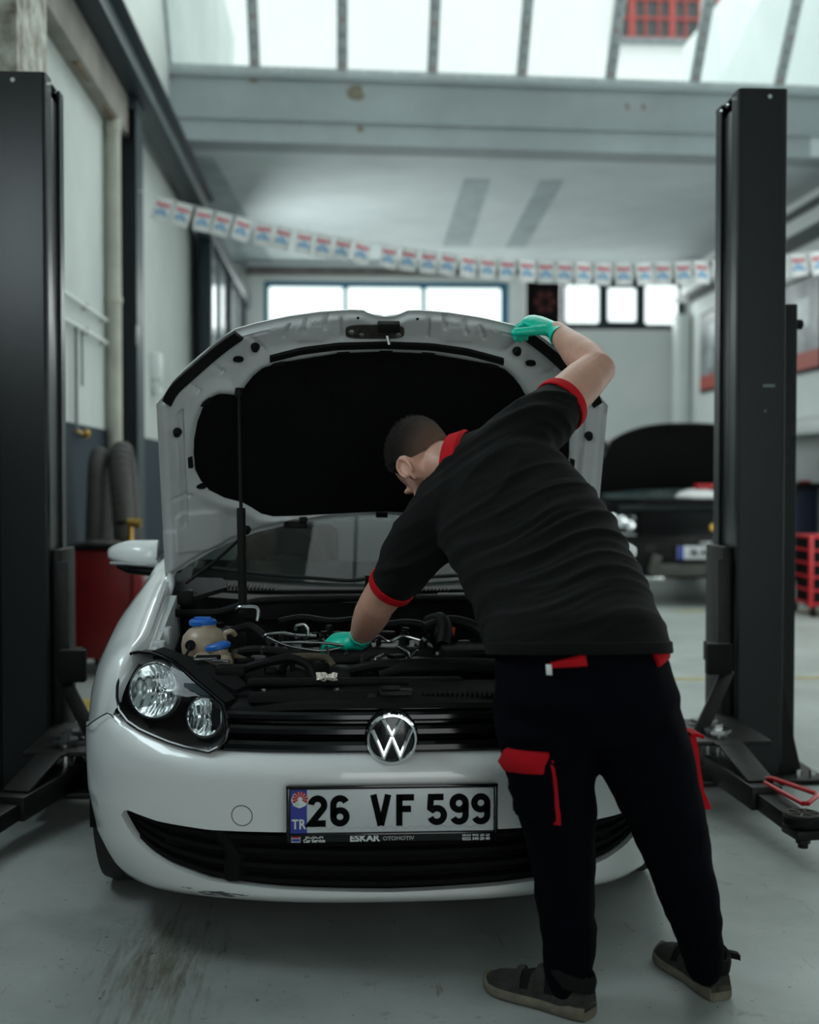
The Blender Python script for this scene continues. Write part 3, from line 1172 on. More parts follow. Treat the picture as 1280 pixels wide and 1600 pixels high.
def hl_pt(P, t, back=0.0, bulge=0.014):
    p = HC.lerp(P, t)
    y = HC.y * (1 - t) + P.y * t
    ys = S(p.x, p.z)
    y = ys * (1 - t ** 4) + P.y * t ** 4 - bulge * (1 - t * t) * 0.3
    return V(p.x, y + back, p.z)


DEN = []
for i in range(len(HP)):
    a, b2 = HP[i], HP[(i + 1) % len(HP)]
    DEN += [a, a.lerp(b2, .5)]


M['bezel'] = material('lamp_bezel', (0.022, 0.020, 0.019), 0.45)


def lamp(sgn):
    def fin(mb):
        return mb if sgn < 0 else mb.flipped()
    # bezel: black bowl behind the lens, with the rim return
    bz = MB()
    bz.loft([[hl_pt(P, 1.0) for P in DEN], [hl_pt(P, .985, .012) for P in DEN], [hl_pt(P, .965, .030) for P in DEN], [hl_pt(P, .95, .10) for P in DEN],
             [hl_pt(P, .6, .15) for P in DEN], [hl_pt(P, .25, .16) for P in DEN], [hl_pt(P, .02, .16) for P in DEN]], caps=False)
    house = fin(bz).build('headlight', M['bezel'], car)
    rim = MB()
    rim.tube([hl_pt(P, 1.0) + V(0, -.001, 0) for P in DEN], .0045, 6, closed=True)
    fin(rim).build('headlight_rim', M['gloss_black'], house)
    # main reflector: fluted bowl
    ax = V(-.34, -1, .14).normalized()
    a = ax.cross(V(0, 0, 1)).normalized()
    bb = a.cross(ax)

    def bowl(c, R, depth, flute, name, nfl):
        mb = MB()
        rings_ = []
        N = 72
        for i in range(15):
            t = i / 14
            r = R * (1 - t) + .012 * t
            d = depth * (1 - (r / R) ** 2)
            rg_ = []
            for k in range(N):
                u = 2 * math.pi * k / N
                px, pz = r * math.cos(u), r * math.sin(u)
                w_ = flute * math.sin(px * nfl) * min(1, (1 - r / R) * 8) + flute * .6 * math.sin(pz * nfl * .45 + px * 60) * min(1, (1 - r / R) * 8)
                rg_.append(c + a * px + bb * pz - ax * (d + w_))
            rings_.append(rg_)
        mb.loft(rings_, caps=False)
        fin(mb).build(name, M['reflector'], house, angle=60)
        rr = MB()
        rr.tube([c + a * (R * math.cos(2 * math.pi * k / 48)) + bb * (R * math.sin(2 * math.pi * k / 48)) + ax * .001 for k in range(48)], .0028, 6, closed=True)
        fin(rr).build(name + '_ring', M['chrome'], house)
        bl = MB()
        bl.lathe([(.0, -.002), (.007, -.004), (.011, -.012), (.011, -.03), (.014, -.034), (.014, -.05)], c - ax * (depth * .35), ax * 1, 16)
        fin(bl).build('bulb', M['chrome'], house)
    bowl(V(-.630, .250, .697), .073, .055, .0022, 'main_reflector', 340)
    bowl(V(-.485, .158, .642), .051, .040, .0016, 'side_reflector', 420)
    face = MB()
    for c, R in ((V(-.630, .250, .697), .073), (V(-.485, .158, .642), .051)):
        face.lathe([(R, .0), (R + .006, -.004), (R + .012, -.03), (R + .012, -.05)], c, ax, 48, caps=False)
    fin(face).build('bowl_surround', M['bezel'], house)
    # silver strip between the bowls along the top
    st_ = MB()
    st_.loft([[V(-.60, .265, .762), V(-.585, .262, .772), V(-.58, .275, .768), V(-.60, .275, .758)], [V(-.545, .205, .715), V(-.505, .185, .728), V(-.50, .20, .724), V(-.545, .22, .71)], [V(-.50, .170, .697), V(-.455, .150, .700), V(-.45, .165, .696), V(-.50, .185, .69)]])
    fin(st_).build('silver_trim', M['reflector'], house)
    ln_ = MB()
    ln_.loft([[hl_pt(P, t) for P in DEN] for t in (1.0, .96, .88, .75, .55, .3, .02)], caps=False)
    fin(ln_).build('headlight_lens', M['lens'], house, angle=60)
    # dark mounting frame and clips over the lamp
    fr_ = MB()
    topi = [P for P in HP[16:-1]]
    fr_.loft([[p + V(.004, .0, .006), p + V(.03, .03, .012), p + V(.045, .06, -.03), p + V(.004, .02, -.03)] for p in topi])
    fin(fr_).build('headlight_frame', M['black_plastic'], house)


lamp(-1)
lamp(1)

# ---- fenders and body sides
FS = {  # y: (x, z) from the gap edge outwards and down
    0.262: [(.731, .652), (.733, .650), (.735, .648), (.737, .645), (.739, .641), (.741, .637), (.743, .633), (.745, .628)],
    0.300: [(.740, .715), (.742, .712), (.746, .705), (.751, .694), (.757, .68), (.763, .662), (.768, .642), (.772, .612)],
    0.352: [(.712, .786), (.722, .787), (.742, .779), (.761, .762), (.778, .738), (.792, .700), (.802, .655), (.810, .600)],
    0.500: [(.690, .822), (.704, .826), (.738, .820), (.772, .803), (.805, .768), (.832, .715), (.849, .650), (.857, .58)],
    0.700: [(.690, .876), (.704, .880), (.738, .876), (.775, .858), (.815, .815), (.850, .745), (.872, .665), (.880, .58)],
    0.870: [(.695, .915), (.707, .919), (.735, .916), (.768, .900), (.810, .855), (.852, .775), (.882, .685), (.891, .58)],
    1.120: [(.705, .955), (.716, .960), (.738, .958), (.766, .943), (.808, .890), (.850, .800), (.880, .700), (.892, .58)],
    1.400: [(.735, .975), (.745, .985), (.760, .985), (.780, .972), (.815, .910), (.852, .810), (.884, .700), (.895, .58)],
    2.300: [(.755, .995), (.768, 1.005), (.785, 1.003), (.803, .985), (.835, .915), (.866, .810), (.890, .700), (.897, .58)],
    3.200: [(.755, 1.02), (.768, 1.03), (.785, 1.028), (.803, 1.005), (.835, .935), (.866, .825), (.890, .71), (.897, .58)],
    3.900: [(.70, 1.03), (.715, 1.04), (.735, 1.038), (.755, 1.015), (.785, .945), (.82, .835), (.85, .71), (.86, .58)],
    4.160: [(.55, 1.03), (.58, 1.035), (.60, 1.03), (.63, 1.0), (.66, .93), (.70, .83), (.73, .71), (.74, .58)],
}
YS = sorted(FS)
fsp = spline([[y] + [c for p in FS[y] for c in p] for y in YS], 7)


def zlow(y):
    z = .2 if y > .5 else ip(y, [(.26, .645), (.30, .628), (.35, .588), (.5, .56)])
    if y < .56:
        z = ip(y, [(.26, .632), (.30, .612), (.35, .592), (.42, .57), (.50, .565), (.54, .563)])
    for yc in (.87, 3.448):
        if abs(y - yc) < .362:
            z = max(z, .315 + math.sqrt(.362 ** 2 - (y - yc) ** 2))
    return z


def side_rows():
    rows = []
    ys = []
    last = -9
    for r in fsp:
        ys.append(r)
    extra = []
    for yc in (.87, 3.448):
        for k in range(25):
            extra.append(yc - .362 * math.cos(math.pi * k / 24))
    alls = sorted([r[0] for r in ys] + extra)
    F_ = np.array(ys)
    for y in alls:
        if y - last < .004:
            continue
        last = y
        vals = [float(np.interp(y, F_[:, 0], F_[:, j])) for j in range(1, F_.shape[1])]
        P = [(vals[2 * k], vals[2 * k + 1]) for k in range(8)]
        P += [(P[-1][0] + .002, .48), (P[-1][0] - .003, .36), (P[-1][0] - .022, .26), (P[-1][0] - .05, .2)]
        zl = zlow(y)
        zs = [p[1] for p in P][::-1]
        xs_ = [p[0] for p in P][::-1]
        out = []
        for x, z in P:
            if z < zl:
                z = zl
                x = float(np.interp(z, zs, xs_))
            out.append((-x, y, z))
        # return flange
        out.append((out[-1][0] + .03, out[-1][1], out[-1][2] + .004))
        rows.append(out)
    return rows


sd = MB()
sr = side_rows()
# the gap edge folds down into the engine bay ahead of the windscreen
sr = [[(r[0][0] + .014, r[0][1], r[0][2] - .045), (r[0][0] + .006, r[0][1], r[0][2] - .006)] + r for r in sr]
front = [r for r in sr if r[0][1] <= 1.13]
rear = [r for r in sr if r[0][1] >= 1.10]
sd.grid(front)
sd.build('front_fender', M['paint'], car, angle=50)
sd.flipped().build('front_fender', M['paint'], car, angle=50)
sd = MB()
sd.grid(rear)
sd.mirror()
# tail
tail = [[(x, 4.16 + .05 * (1 - (x / .74) ** 2), z) for x in np.linspace(-w_, w_, 13)] for w_, z in ((.55, 1.03), (.66, .93), (.70, .83), (.74, .58), (.73, .36), (.70, .25))]
sd.grid(tail)
sd.build('body_shell', M['paint'], car, angle=50)

# greenhouse: roof, pillars, glass
RF = [(1.93, 1.395, .54), (2.10, 1.448, .565), (2.45, 1.478, .58), (2.9, 1.470, .575), (3.4, 1.43, .56), (3.75, 1.36, .53), (3.86, 1.31, .51)]
rf = MB()
rf.grid([[(hw * u, y + .10 * (u * u) * (1 if y < 2 else 0), z - .05 * abs(u) ** 3) for u in np.linspace(-1, 1, 21)] for y, z, hw in spline(RF, 4)])
rf.build('roof', M['paint'], car)


def pillar(pts, wd, name='pillar', mt='paint'):
    mb = MB()
    mb.tube(pts, wd, 8, flat=.6)
    mb.build(name, M[mt], car)
    mb.flipped().build(name, M[mt], car)


pillar(spline([(-.735, 1.28, .965), (-.70, 1.5, 1.12), (-.63, 1.8, 1.30), (-.555, 2.05, 1.385)], 4), .035)
pillar(spline([(-.80, 2.42, .98), (-.70, 2.45, 1.25), (-.585, 2.47, 1.42)], 3), .03, 'pillar', 'gloss_black')
pillar(spline([(-.79, 3.75, 1.0), (-.70, 3.62, 1.2), (-.56, 3.45, 1.375)], 3), .075)
pillar(spline([(-.555, 2.05, 1.385), (-.585, 2.45, 1.425), (-.57, 3.0, 1.415), (-.55, 3.5, 1.37)], 3), .022)
sg = MB()
sg.grid([[(-.80, 1.42, .97), (-.80, 2.4, .99), (-.80, 3.1, 1.0), (-.79, 3.7, 1.02)], [(-.585, 2.0, 1.37), (-.60, 2.45, 1.41), (-.59, 3.0, 1.41), (-.57, 3.45, 1.36)]])
sg.build('side_window', M['dark_glass'], car)
sg.flipped().build('side_window', M['dark_glass'], car)
wr = MB()
wr.grid([[(hw * u, y + .06 - .0 * u, z) for u in np.linspace(-1, 1, 9)] for y, z, hw in ((3.80, 1.33, .50), (4.02, 1.15, .58), (4.14, 1.03, .60))])
wr.build('rear_window', M['dark_glass'], car)
ws = MB()
wrow = []
for i in range(13):
    t = i / 12
    hw = .70 * (1 - t) + .545 * t
    y0 = 1.17 * (1 - t) + 1.94 * t
    z0 = .905 * (1 - t) + 1.392 * t + .025 * math.sin(math.pi * t)
    wrow.append([(hw * u, y0 + (.20 - .06 * t) * abs(u) ** 2.2, z0 + (.055 * (1 - t) - .045 * t) * u * u) for u in np.linspace(-1, 1, 25)])
ws.grid(wrow)
ws.build('windscreen', M['glass'], car)
# dashboard, wheel and seats behind the glass
dsh = MB()
dsh.grid([[(x, y + .15 * (x / .68) ** 2, z) for x in np.linspace(-.68, .68, 15)] for y, z in ((1.24, .86), (1.4, .93), (1.6, .955), (1.8, .93), (1.86, .80), (1.86, .55))])
dsh.build('dashboard', M['matt_black'], car)
sw = MB()
sw.tube([(-.37 + .18 * math.cos(a), 1.98 + .06 * math.sin(a), .90 + .17 * math.sin(a)) for a in np.linspace(0, 2 * math.pi, 25)[:-1]], .014, 8, closed=True)
sw.box((-.37, 1.97, .90), (.16, .05, .12), bev=.02)
sw.build('steering_wheel', M['black_plastic'], car)
for x in (-.37, .37):
    s_ = MB()
    s_.box((x, 2.62, .75), (.46, .14, .62), rot=Matrix.Rotation(-.25, 3, 'X'), bev=.05, seg=3).box((x, 2.74, 1.16), (.26, .09, .18), bev=.035, seg=3).box((x, 2.38, .46), (.48, .5, .14), bev=.05)
    s_.build('seat', M['matt_black'], car)
fl = MB()
fl.box((0, 2.5, .28), (1.5, 3.1, .08)).box((0, 1.12, .58), (1.34, .05, .62))
fl.build('floor_pan', M['matt_black'], car)

# wipers
for pts in ([(-.03, 1.17, .925), (-.10, 1.15, .918), (-.22, 1.165, .926), (-.40, 1.20, .938), (-.58, 1.27, .955)], [(.01, 1.17, .928), (.15, 1.16, .928), (.35, 1.19, .937), (.52, 1.24, .952)]):
    wp = MB()
    wp.tube(spline(pts, 5), .008, 8, flat=.6)
    wp.cyl(V(*pts[0]) - V(0, 0, .03), V(*pts[0]) + V(0, 0, .01), .016)
    wp.build('wiper', M['black_plastic'], car)

# mirrors
mi = MB()
rg_ = []
for t in np.linspace(0, 1, 13):
    x = -.800 - .190 * t
    q = math.sin(math.pi * (.12 + .80 * t)) ** .55 if t < 1 else .45
    a_ = .070 * q
    hz = .058 * (q if t > .5 else 1.0 - .12 * (.5 - t)) * (1 - .22 * t)
    cz = .985 + .004 * t
    rg_.append([V(x, 1.50 + .06 * t + a_ * math.cos(u), cz + hz * math.copysign(abs(math.sin(u)) ** .75, math.sin(u)) * (1.05 if math.sin(u) > 0 else .9)) for u in np.linspace(0, 2 * math.pi, 25)[:-1]])
mi.loft(rg_)
base = MB()
base.loft([[V(x, 1.50 + .05 * t + a_ * math.cos(u), z + hz * math.sin(u)) for u in np.linspace(0, 2 * math.pi, 17)[:-1]] for t, x, z, a_, hz in
           ((0, -.72, .935, .05, .012), (.1, -.76, .928, .055, .016), (.3, -.82, .927, .062, .020), (.7, -.91, .935, .058, .020), (1, -.955, .945, .035, .012))])
ind = MB()
ind.box((-.90, 1.462, .957), (.14, .012, .010), rot=Matrix.Rotation(.05, 3, 'Y'), bev=.003)
for mb, f in ((0, 0), (1, 1)):
    mm = mi.flipped() if f else mi
    mo = mm.build('side_mirror', M['paint'], car, angle=60)
    (base.flipped() if f else base).build('mirror_foot', M['black_plastic'], mo)
    (ind.flipped() if f else ind).build('turn_signal', M['silver'], mo)

# wheels
for sx in (-1, 1):
    for yc in (.87, 3.448):
        x = sx * .765
        t_ = MB()
        t_.lathe([(.20, -.095), (.27, -.105), (.302, -.095), (.315, -.06), (.316, 0), (.315, .06), (.302, .095), (.27, .105), (.20, .095)], (x, yc, .316), (1, 0, 0), 48)
        wh = t_.build('wheel', M['tyre'], car)
        r_ = MB()
        r_.lathe([(.03, .088), (.20, .094), (.21, .104), (.205, .06), (.10, .07), (.0, .08)], (x, yc, .316), (sx, 0, 0), 32)
        for k in range(5):
            a = 2 * math.pi * k / 5
            r_.box((x + sx * .09, yc + .11 * math.cos(a), .316 + .11 * math.sin(a)), (.02, .17, .05), rot=Matrix.Rotation(a, 3, 'X'), bev=.006)
        r_.build('wheel_rim', M['silver'], wh)
        l_ = MB()
        arc_ = [(yc + .375 * math.cos(a), .316 + .375 * math.sin(a)) for a in np.linspace(-.15, math.pi + .15, 20)]
        l_.grid([[(sx * .855, y, z) for y, z in arc_], [(sx * .60, y, z) for y, z in arc_]])
        l_.add([(sx * .60, yc, .316)] + [(sx * .60, y, z) for y, z in arc_], [(0, k, k + 1) for k in range(1, 20)])
        l_.build('wheel_liner', M['matt_black'], car)

# ================================================================ bonnet (open, hinged at the rear)
HA = math.radians(60)
HO = V(.004, 1.03, .954)
HV = V(0, -math.cos(HA), math.sin(HA))
HN = V(0, -math.sin(HA), -math.cos(HA))


def vr(u):
    return ip(abs(u), [(0, .195), (.094, .188), (.308, .160), (.404, .137), (.50, .098), (.549, .072), (.60, .040), (.636, .018), (.67, .010), (.70, .004)])


def vf(u):
    a = abs(u)
    return ip(a, [(0, .908), (.022, .909), (.045, .918), (.066, .931), (.10, .933), (.19, .926), (.284, .911), (.38, .889), (.445, .869), (.50, .828), (.58, .757), (.64, .70), (.668, .660), (.70, .63)])


def wbase(u, v):
    a = abs(u) / .69
    w = -.055 * (1 - a * a)
    e = max(0, (v - .70) / .23)
    w += .045 * e * e
    e = max(0, (a - .86) / .14)
    w += .030 * e * e
    return w


def hpt(u, v, w=0.0):
    us = u * (1 + .028 * max(0.0, 1 - v / .62))
    return HO + V(us, 0, 0) + HV * v + HN * (wbase(u, v) + w)


INS = [(-.590, .45), (-.588, .50), (-.575, .565), (-.552, .626), (-.530, .645), (-.506, .657), (-.480, .655), (-.456, .650), (-.440, .655), (-.424, .682), (-.40, .712), (-.37, .738), (-.315, .755), (-.14, .784), (0, .790)]
INS_L = [(0, .213), (-.094, .209), (-.26, .202), (-.348, .203), (-.385, .215), (-.415, .240), (-.445, .262), (-.50, .283), (-.547, .315), (-.572, .352), (-.588, .395)]
left = INS_L[1:] + INS            # from the lower middle round the left to the top middle
INSP = left + [(-u, v) for u, v in left[-2::-1]] + [INS_L[0]]


def sd_seg(u, v, a, b2):
    ax, az = b2[0] - a[0], b2[1] - a[1]
    t = max(0, min(1, ((u - a[0]) * ax + (v - a[1]) * az) / (ax * ax + az * az)))
    return math.hypot(u - a[0] - ax * t, v - a[1] - az * t)


def sd_poly(u, v, P):
    d = 9.0
    ins = False
    n = len(P)
    for i in range(n):
        a, b2 = P[i], P[(i + 1) % n]
        d = min(d, sd_seg(u, v, a, b2))
        if (a[1] > v) != (b2[1] > v) and u < (b2[0] - a[0]) * (v - a[1]) / (b2[1] - a[1]) + a[0]:
            ins = not ins
    return -d if ins else d


def sstep(a, b2, x):
    t = max(0, min(1, (x - a) / (b2 - a)))
    return t * t * (3 - 2 * t)


GROOVES = [((-.62, .60), (-.62, .20), .007, .006), ((-.30, .845), (-.285, .885), .005, .005), ((-.245, .862), (-.235, .897), .006, .005), ((-.18, .875), (-.175, .912), .006, .006),
           ((-.36, .80), (-.40, .845), .005, .004), ((-.49, .73), (-.54, .77), .006, .005), ((-.56, .67), (-.61, .71), .006, .005), ((-.42, .845), (-.35, .865), .004, .003),
           ((-.60, .30), (-.655, .30), .006, .004), ((-.13, .845), (-.13, .905), .006, .006)]
PADS = [(-.575, .165, .055, .055, .02, .008), (-.665, .10, .016, .07, .012, .006), (-.22, .855, .035, .018, .01, .005), (-.47, .80, .03, .03, .02, -.004), (-.60, .40, .012, .06, .01, -.004)]


def relief(u, v):
    a = -abs(u)
    # distance to the outer edge
    e = min(vf(u) - v, v - vr(u), (.69 - abs(u)))
    w = .016 * sstep(.008, .030, e)
    di = sd_poly(a, v, INSP_H)
    w += .012 * sstep(.06, .015, di) * sstep(.008, .05, e)
    w -= .02 * sstep(.012, -.01, di)
    for p, q, wd, dp in GROOVES:
        w -= 1.8 * dp * sstep(wd * 1.4, wd * .4, sd_seg(a, v, p, q))
    for cu, cv, hu, hv, r, h in PADS:
        d = math.hypot(max(0, abs(a - cu) - hu), max(0, abs(v - cv) - hv)) - r
        w += h * sstep(.006, -.006, d)
    return w


INSP_H = [(min(u, 0.02), v) for u, v in INSP]
INSP_H = left + [(.05, .79), (.05, .213)]

NU, NVV = 190, 116
UU = np.linspace(-.69, .69, NU + 1)
hd = MB()
inner, outer = [], []
for j in range(NVV + 1):
    t = j / NVV
    ri, ro = [], []
    for u in UU:
        u = float(u)
        v = vr(u) * (1 - t) + vf(u) * t
        ri.append(hpt(u, v, relief(u, v)))
        ro.append(hpt(u, v, -.006))
    inner.append(ri)
    outer.append(ro)
hd.grid(inner, mi=0)
sub = list(range(0, NVV + 1, 4))
su = list(range(0, NU + 1, 5))
hd.grid([[outer[j][k] for k in su] for j in sub], mi=1, flip=True)
# folded edge all round
edge_i = [inner[0][k] for k in range(NU + 1)] + [inner[j][NU] for j in range(1, NVV + 1)] + [inner[NVV][k] for k in range(NU - 1, -1, -1)] + [inner[j][0] for j in range(NVV - 1, 0, -1)]
edge_o = [outer[0][k] for k in range(NU + 1)] + [outer[j][NU] for j in range(1, NVV + 1)] + [outer[NVV][k] for k in range(NU - 1, -1, -1)] + [outer[j][0] for j in range(NVV - 1, 0, -1)]
hd.grid([edge_i + edge_i[:1], edge_o + edge_o[:1]], mi=1)
hood = hd.build('bonnet', [M['paint_inner'], M['paint']], car, angle=40, recalc=False)

# insulation mat
im = MB()
ic = (0.0, .48)
PP = []
for i in range(len(INSP)):
    a, b2 = INSP[i], INSP[(i + 1) % len(INSP)]
    for q in (0, .34, .67):
        PP.append((a[0] * (1 - q) + b2[0] * q, a[1] * (1 - q) + b2[1] * q))
rings_ = []
for t, w_ in ((1.0, -.004), (.995, .014), (.97, .018), (.9, .014), (.75, .016), (.5, .012), (.25, .014), (.01, .014)):
    rings_.append([hpt(ic[0] + (u - ic[0]) * t, ic[1] + (v - ic[1]) * t, w_) for u, v in PP])
im.loft(rings_)
im.build('insulation_mat', M['felt'], hood)

# black seal across the front, corner seals, buffers, clips, latch
sl_ = MB()
for us in [np.linspace(-.345, .362, 40)]:
    path = []
    for u in us:
        u = float(u)
        path.append((u, ip(abs(u), [(0, .816), (.14, .812), (.25, .797), (.345, .772), (.37, .765)])))
    sl_.loft([[hpt(u, v - .011, .022), hpt(u, v - .009, .036), hpt(u, v + .009, .038), hpt(u, v + .012, .022)] for u, v in path])
sl_.build('bonnet_seal', M['rubber'], hood)
cs = MB()
cp = [(-.437, .862), (-.50, .812), (-.58, .740), (-.635, .690), (-.660, .650)]
cs.loft([[hpt(u - .008, v + .008, .014), hpt(u - .008, v + .008, .032), hpt(u + .015, v - .016, .036), hpt(u + .017, v - .018, .014)] for u, v in spline(cp, 5)])
cs.build('corner_seal', M['rubber'], hood)
cs2 = MB()
cs2.loft([[hpt(-(u - .008), v + .008, .014), hpt(-(u - .008), v + .008, .032), hpt(-(u + .015), v - .016, .036), hpt(-(u + .017), v - .018, .014)] for u, v in spline(cp, 5)])
cs2.build('corner_seal', M['rubber'], hood)
for u, v, r in ((-.387, .813, .011), (.40, .805, .011), (-.632, .538, .011), (.640, .530, .011), (-.43, .164, .011), (.43, .164, .011)):
    d = MB()
    p = hpt(u, v, .018)
    d.lathe([(r * 1.25, 0), (r * 1.25, .004), (r, .006), (r, .018), (r * .8, .023), (0, .024)], p, HN, 18)
    d.build('rubber_buffer', M['rubber'], hood)
for u, v in ((-.439, .773), (.445, .765), (-.567, .338), (.567, .338)):
    d = MB()
    p = hpt(u, v, .026)
    d.loft([[p + V(.016 * math.cos(a), 0, 0) + HV * (.008 * math.sin(a)) + HN * h for a in np.linspace(0, 2 * math.pi, 15)[:-1]] for h in (-.01, .0035)])
    d.build('drain_hole', M['matt_black'], hood)
for u, v in ((-.081, .912), (.095, .910)):
    d = MB()
    p = hpt(u, v, .018)
    d.cyl(p, p + HN * .002, .004)
    d.build('drain_hole', M['matt_black'], hood)
for k, u0 in enumerate((-.48, -.33, -.21, .21, .33, .48)):
    d = MB()
    p = hpt(u0, vf(u0) - .028, .017)
    d.lathe([(.008, 0), (.007, .003), (.0, .004)], p, HN, 14)
    d.build('weld_stud', M['paint_inner'], hood)
for u, v, a_ in ((-.545, .632, .5), (-.321, .752, 0), (-.125, .788, 0), (.005, .793, 0), (.133, .788, 0), (.331, .750, 0), (-.598, .426, 1.57), (.598, .420, 1.57), (.001, .205, 0), (.545, .632, -.5)):
    d = MB()
    R3 = Matrix((V(1, 0, 0), HV, HN)).transposed() @ Matrix.Rotation(a_, 3, 'Z')
    d.box(hpt(u, v, .02), (.040, .016, .012), rot=R3, bev=.003)
    d.build('mat_clip', M['rubber'], hood)
# washer jets: black nozzle on the rear edge with its hose
for sx in (-1, 1):
    nz = MB()
    nz.box(hpt(sx * .275, .172, .02), (.075, .014, .022), bev=.005).box(hpt(sx * .25, .192, .02), (.026, .045, .018), bev=.004)
    nz.build('washer_nozzle', M['rubber'], hood)
# latch recess and striker
lt = MB()
lt.loft([[hpt(-.03 + .088 * math.copysign(abs(math.cos(a)) ** .5, math.cos(a)), .862 + .024 * math.copysign(abs(math.sin(a)) ** .5, math.sin(a)), w_) for a in np.linspace(0, 2 * math.pi, 29)[:-1]] for w_ in (.0, .024)])
lt.build('latch_recess', material('greasy_recess', (.06, .055, .045), .6, noise_amt=.7, noise_scale=40), hood)
lt = MB()
R3 = Matrix((V(1, 0, 0), HV, HN)).transposed()
lt.box(hpt(.010, .888, .036), (.066, .028, .03), rot=R3, bev=.004)
lt.build('latch_cover', M['rubber'], hood)
lt = MB()
lt.tube([hpt(.005, .872, .02), hpt(.005, .868, .07), hpt(.009, .850, .085), hpt(.012, .832, .07), hpt(.012, .836, .02)], .0045, 8)
lt.build('striker', M['steel'], hood)
for u, v in ((-.10, .862), (-.07, .852), (.04, .852)):
    p = hpt(u, v, .022)
    MB().lathe([(.009, 0), (.009, .004), (.006, .006), (0, .006)], p, HN, 6).build('bolt', M['alu'], hood)
# prop rod
rd = MB()
top = hpt(-.442, .668, .025)
bot = V(-.425, .655, .862)
rd.tube([bot, bot.lerp(top, .5), top], .0055, 10)
prop = rd.build('prop_rod', M['black_plastic'], car)
MB().tube([bot, bot.lerp(top, .47)], .0135, 12).build('rod_sleeve', M['rubber'], prop)
MB().cyl(top - V(0, 0, .02), top + V(0, 0, .008), .013).build('rod_socket', M['rubber'], prop)
wh_ = MB()
wh_.tube(spline([hpt(-.43, .164, .03), V(-.48, .95, 1.05), V(-.55, .93, .99), V(-.63, .92, .93)], 5), .005, 8)
wh_.build('washer_hose', M['rubber'], car)
for sx in (-1, 1):
    hg = MB()
    hg.tube(spline([(sx * .695, 1.01, .965), (sx * .68, .955, .915), (sx * .683, .95, .885), (sx * .66, .98, .855)], 5), .008, 8)
    hg.box((sx * .685, .955, .895), (.012, .02, .05), bev=.003)
    hg.build('bonnet_hinge', M['paint_inner'], car)

# ================================================================ engine bay
bay = MB()
bay.grid([[(-.64, .20, .62), (-.64, .60, .70), (-.65, 1.08, .80)], [(-.60, .20, .36), (-.60, .6, .36), (-.60, 1.08, .36)], [(.60, .20, .36), (.60, .6, .36), (.60, 1.08, .36)], [(.64, .20, .62), (.64, .60, .70), (.65, 1.08, .80)]])
bay.grid([[(-.64, 1.0, .36), (.64, 1.0, .36)], [(-.66, 1.0, .83), (.66, 1.0, .83)]])
bay.grid([[(-.60, .16, .30), (.60, .16, .30)], [(-.44, .2, .66), (.44, .2, .66)]])
engine = bay.build('engine_bay', M['matt_black'], car)
for sx in (-1, 1):
    ap = MB()
    ap.grid([[(sx * x, y, z) for y, z in ((.36, .752), (.5, .792), (.7, .846), (.9, .893))] for x in (.688, .655)] + [[(sx * .65, y, z) for y, z in ((.36, .60), (.5, .62), (.7, .66), (.9, .70))]])
    ap.box((sx * .652, .50, .765), (.035, .05, .07), bev=.008).box((sx * .650, .62, .80), (.03, .07, .05), bev=.008)
    ap.build('inner_wing', M['paint_inner'], engine)
    tw = MB()
    tw.lathe([(.105, -.16), (.10, -.02), (.085, 0), (.03, .006), (.03, .02), (0, .02)], (sx * .53, .86, .79), (0, 0, 1), 28)
    tw.build('strut_tower', M['black_plastic'], engine)

cw = MB()
cw.grid([[(x, y + .10 * abs(x / .68) ** 2.2, z + .02 * (x / .68) ** 2) for x in np.linspace(-.66, .66, 25)] for y, z in ((.955, .80), (.955, .862), (.99, .872), (1.06, .872), (1.12, .885), (1.19, .902))])
cowl = cw.build('cowl', M['black_plastic'], car)
lvr = MB()
for k in range(22):
    x = -.62 + .0125 * k
    lvr.box((x, 1.075 + .10 * abs(x / .68) ** 2.2, .892 + .02 * (x / .68) ** 2), (.004, .055, .012), rot=Matrix.Rotation(.15, 3, 'X'))
for k in range(18):
    x = .02 + .0125 * k
    lvr.box((x, 1.07 + .10 * abs(x / .68) ** 2.2, .890), (.004, .05, .012), rot=Matrix.Rotation(.15, 3, 'X'))
tag(lvr.build('cowl_louvres', M['rubber'], cowl), kind='stuff')
ce = MB()
ce.box((.36, 1.0, .878), (.34, .05, .018), bev=.006)
ce.build('cowl_cover', M['silver'] if False else M['black_plastic'], cowl)
se = MB()
se.tube(spline([(-.66, .86, .842), (-.60, .90, .835), (-.52, .90, .838), (-.44, .92, .86), (-.38, .935, .872), (-.2, .94, .877), (.1, .94, .877), (.4, .93, .872), (.52, .90, .845), (.65, .86, .84)], 6), .013, 10)
se.build('bulkhead_seal', M['rubber'], engine)
sb = MB()
sb.prism([(-.66, .90, .90), (-.64, 1.0, .93), (-.52, 1.02, .925), (-.50, .97, .90), (-.60, .91, .875)], (0, 0, .014))
sb.box((-.63, .93, .885), (.05, .06, .05), bev=.01)
sb.build('wing_bracket', M['black_plastic'], engine)

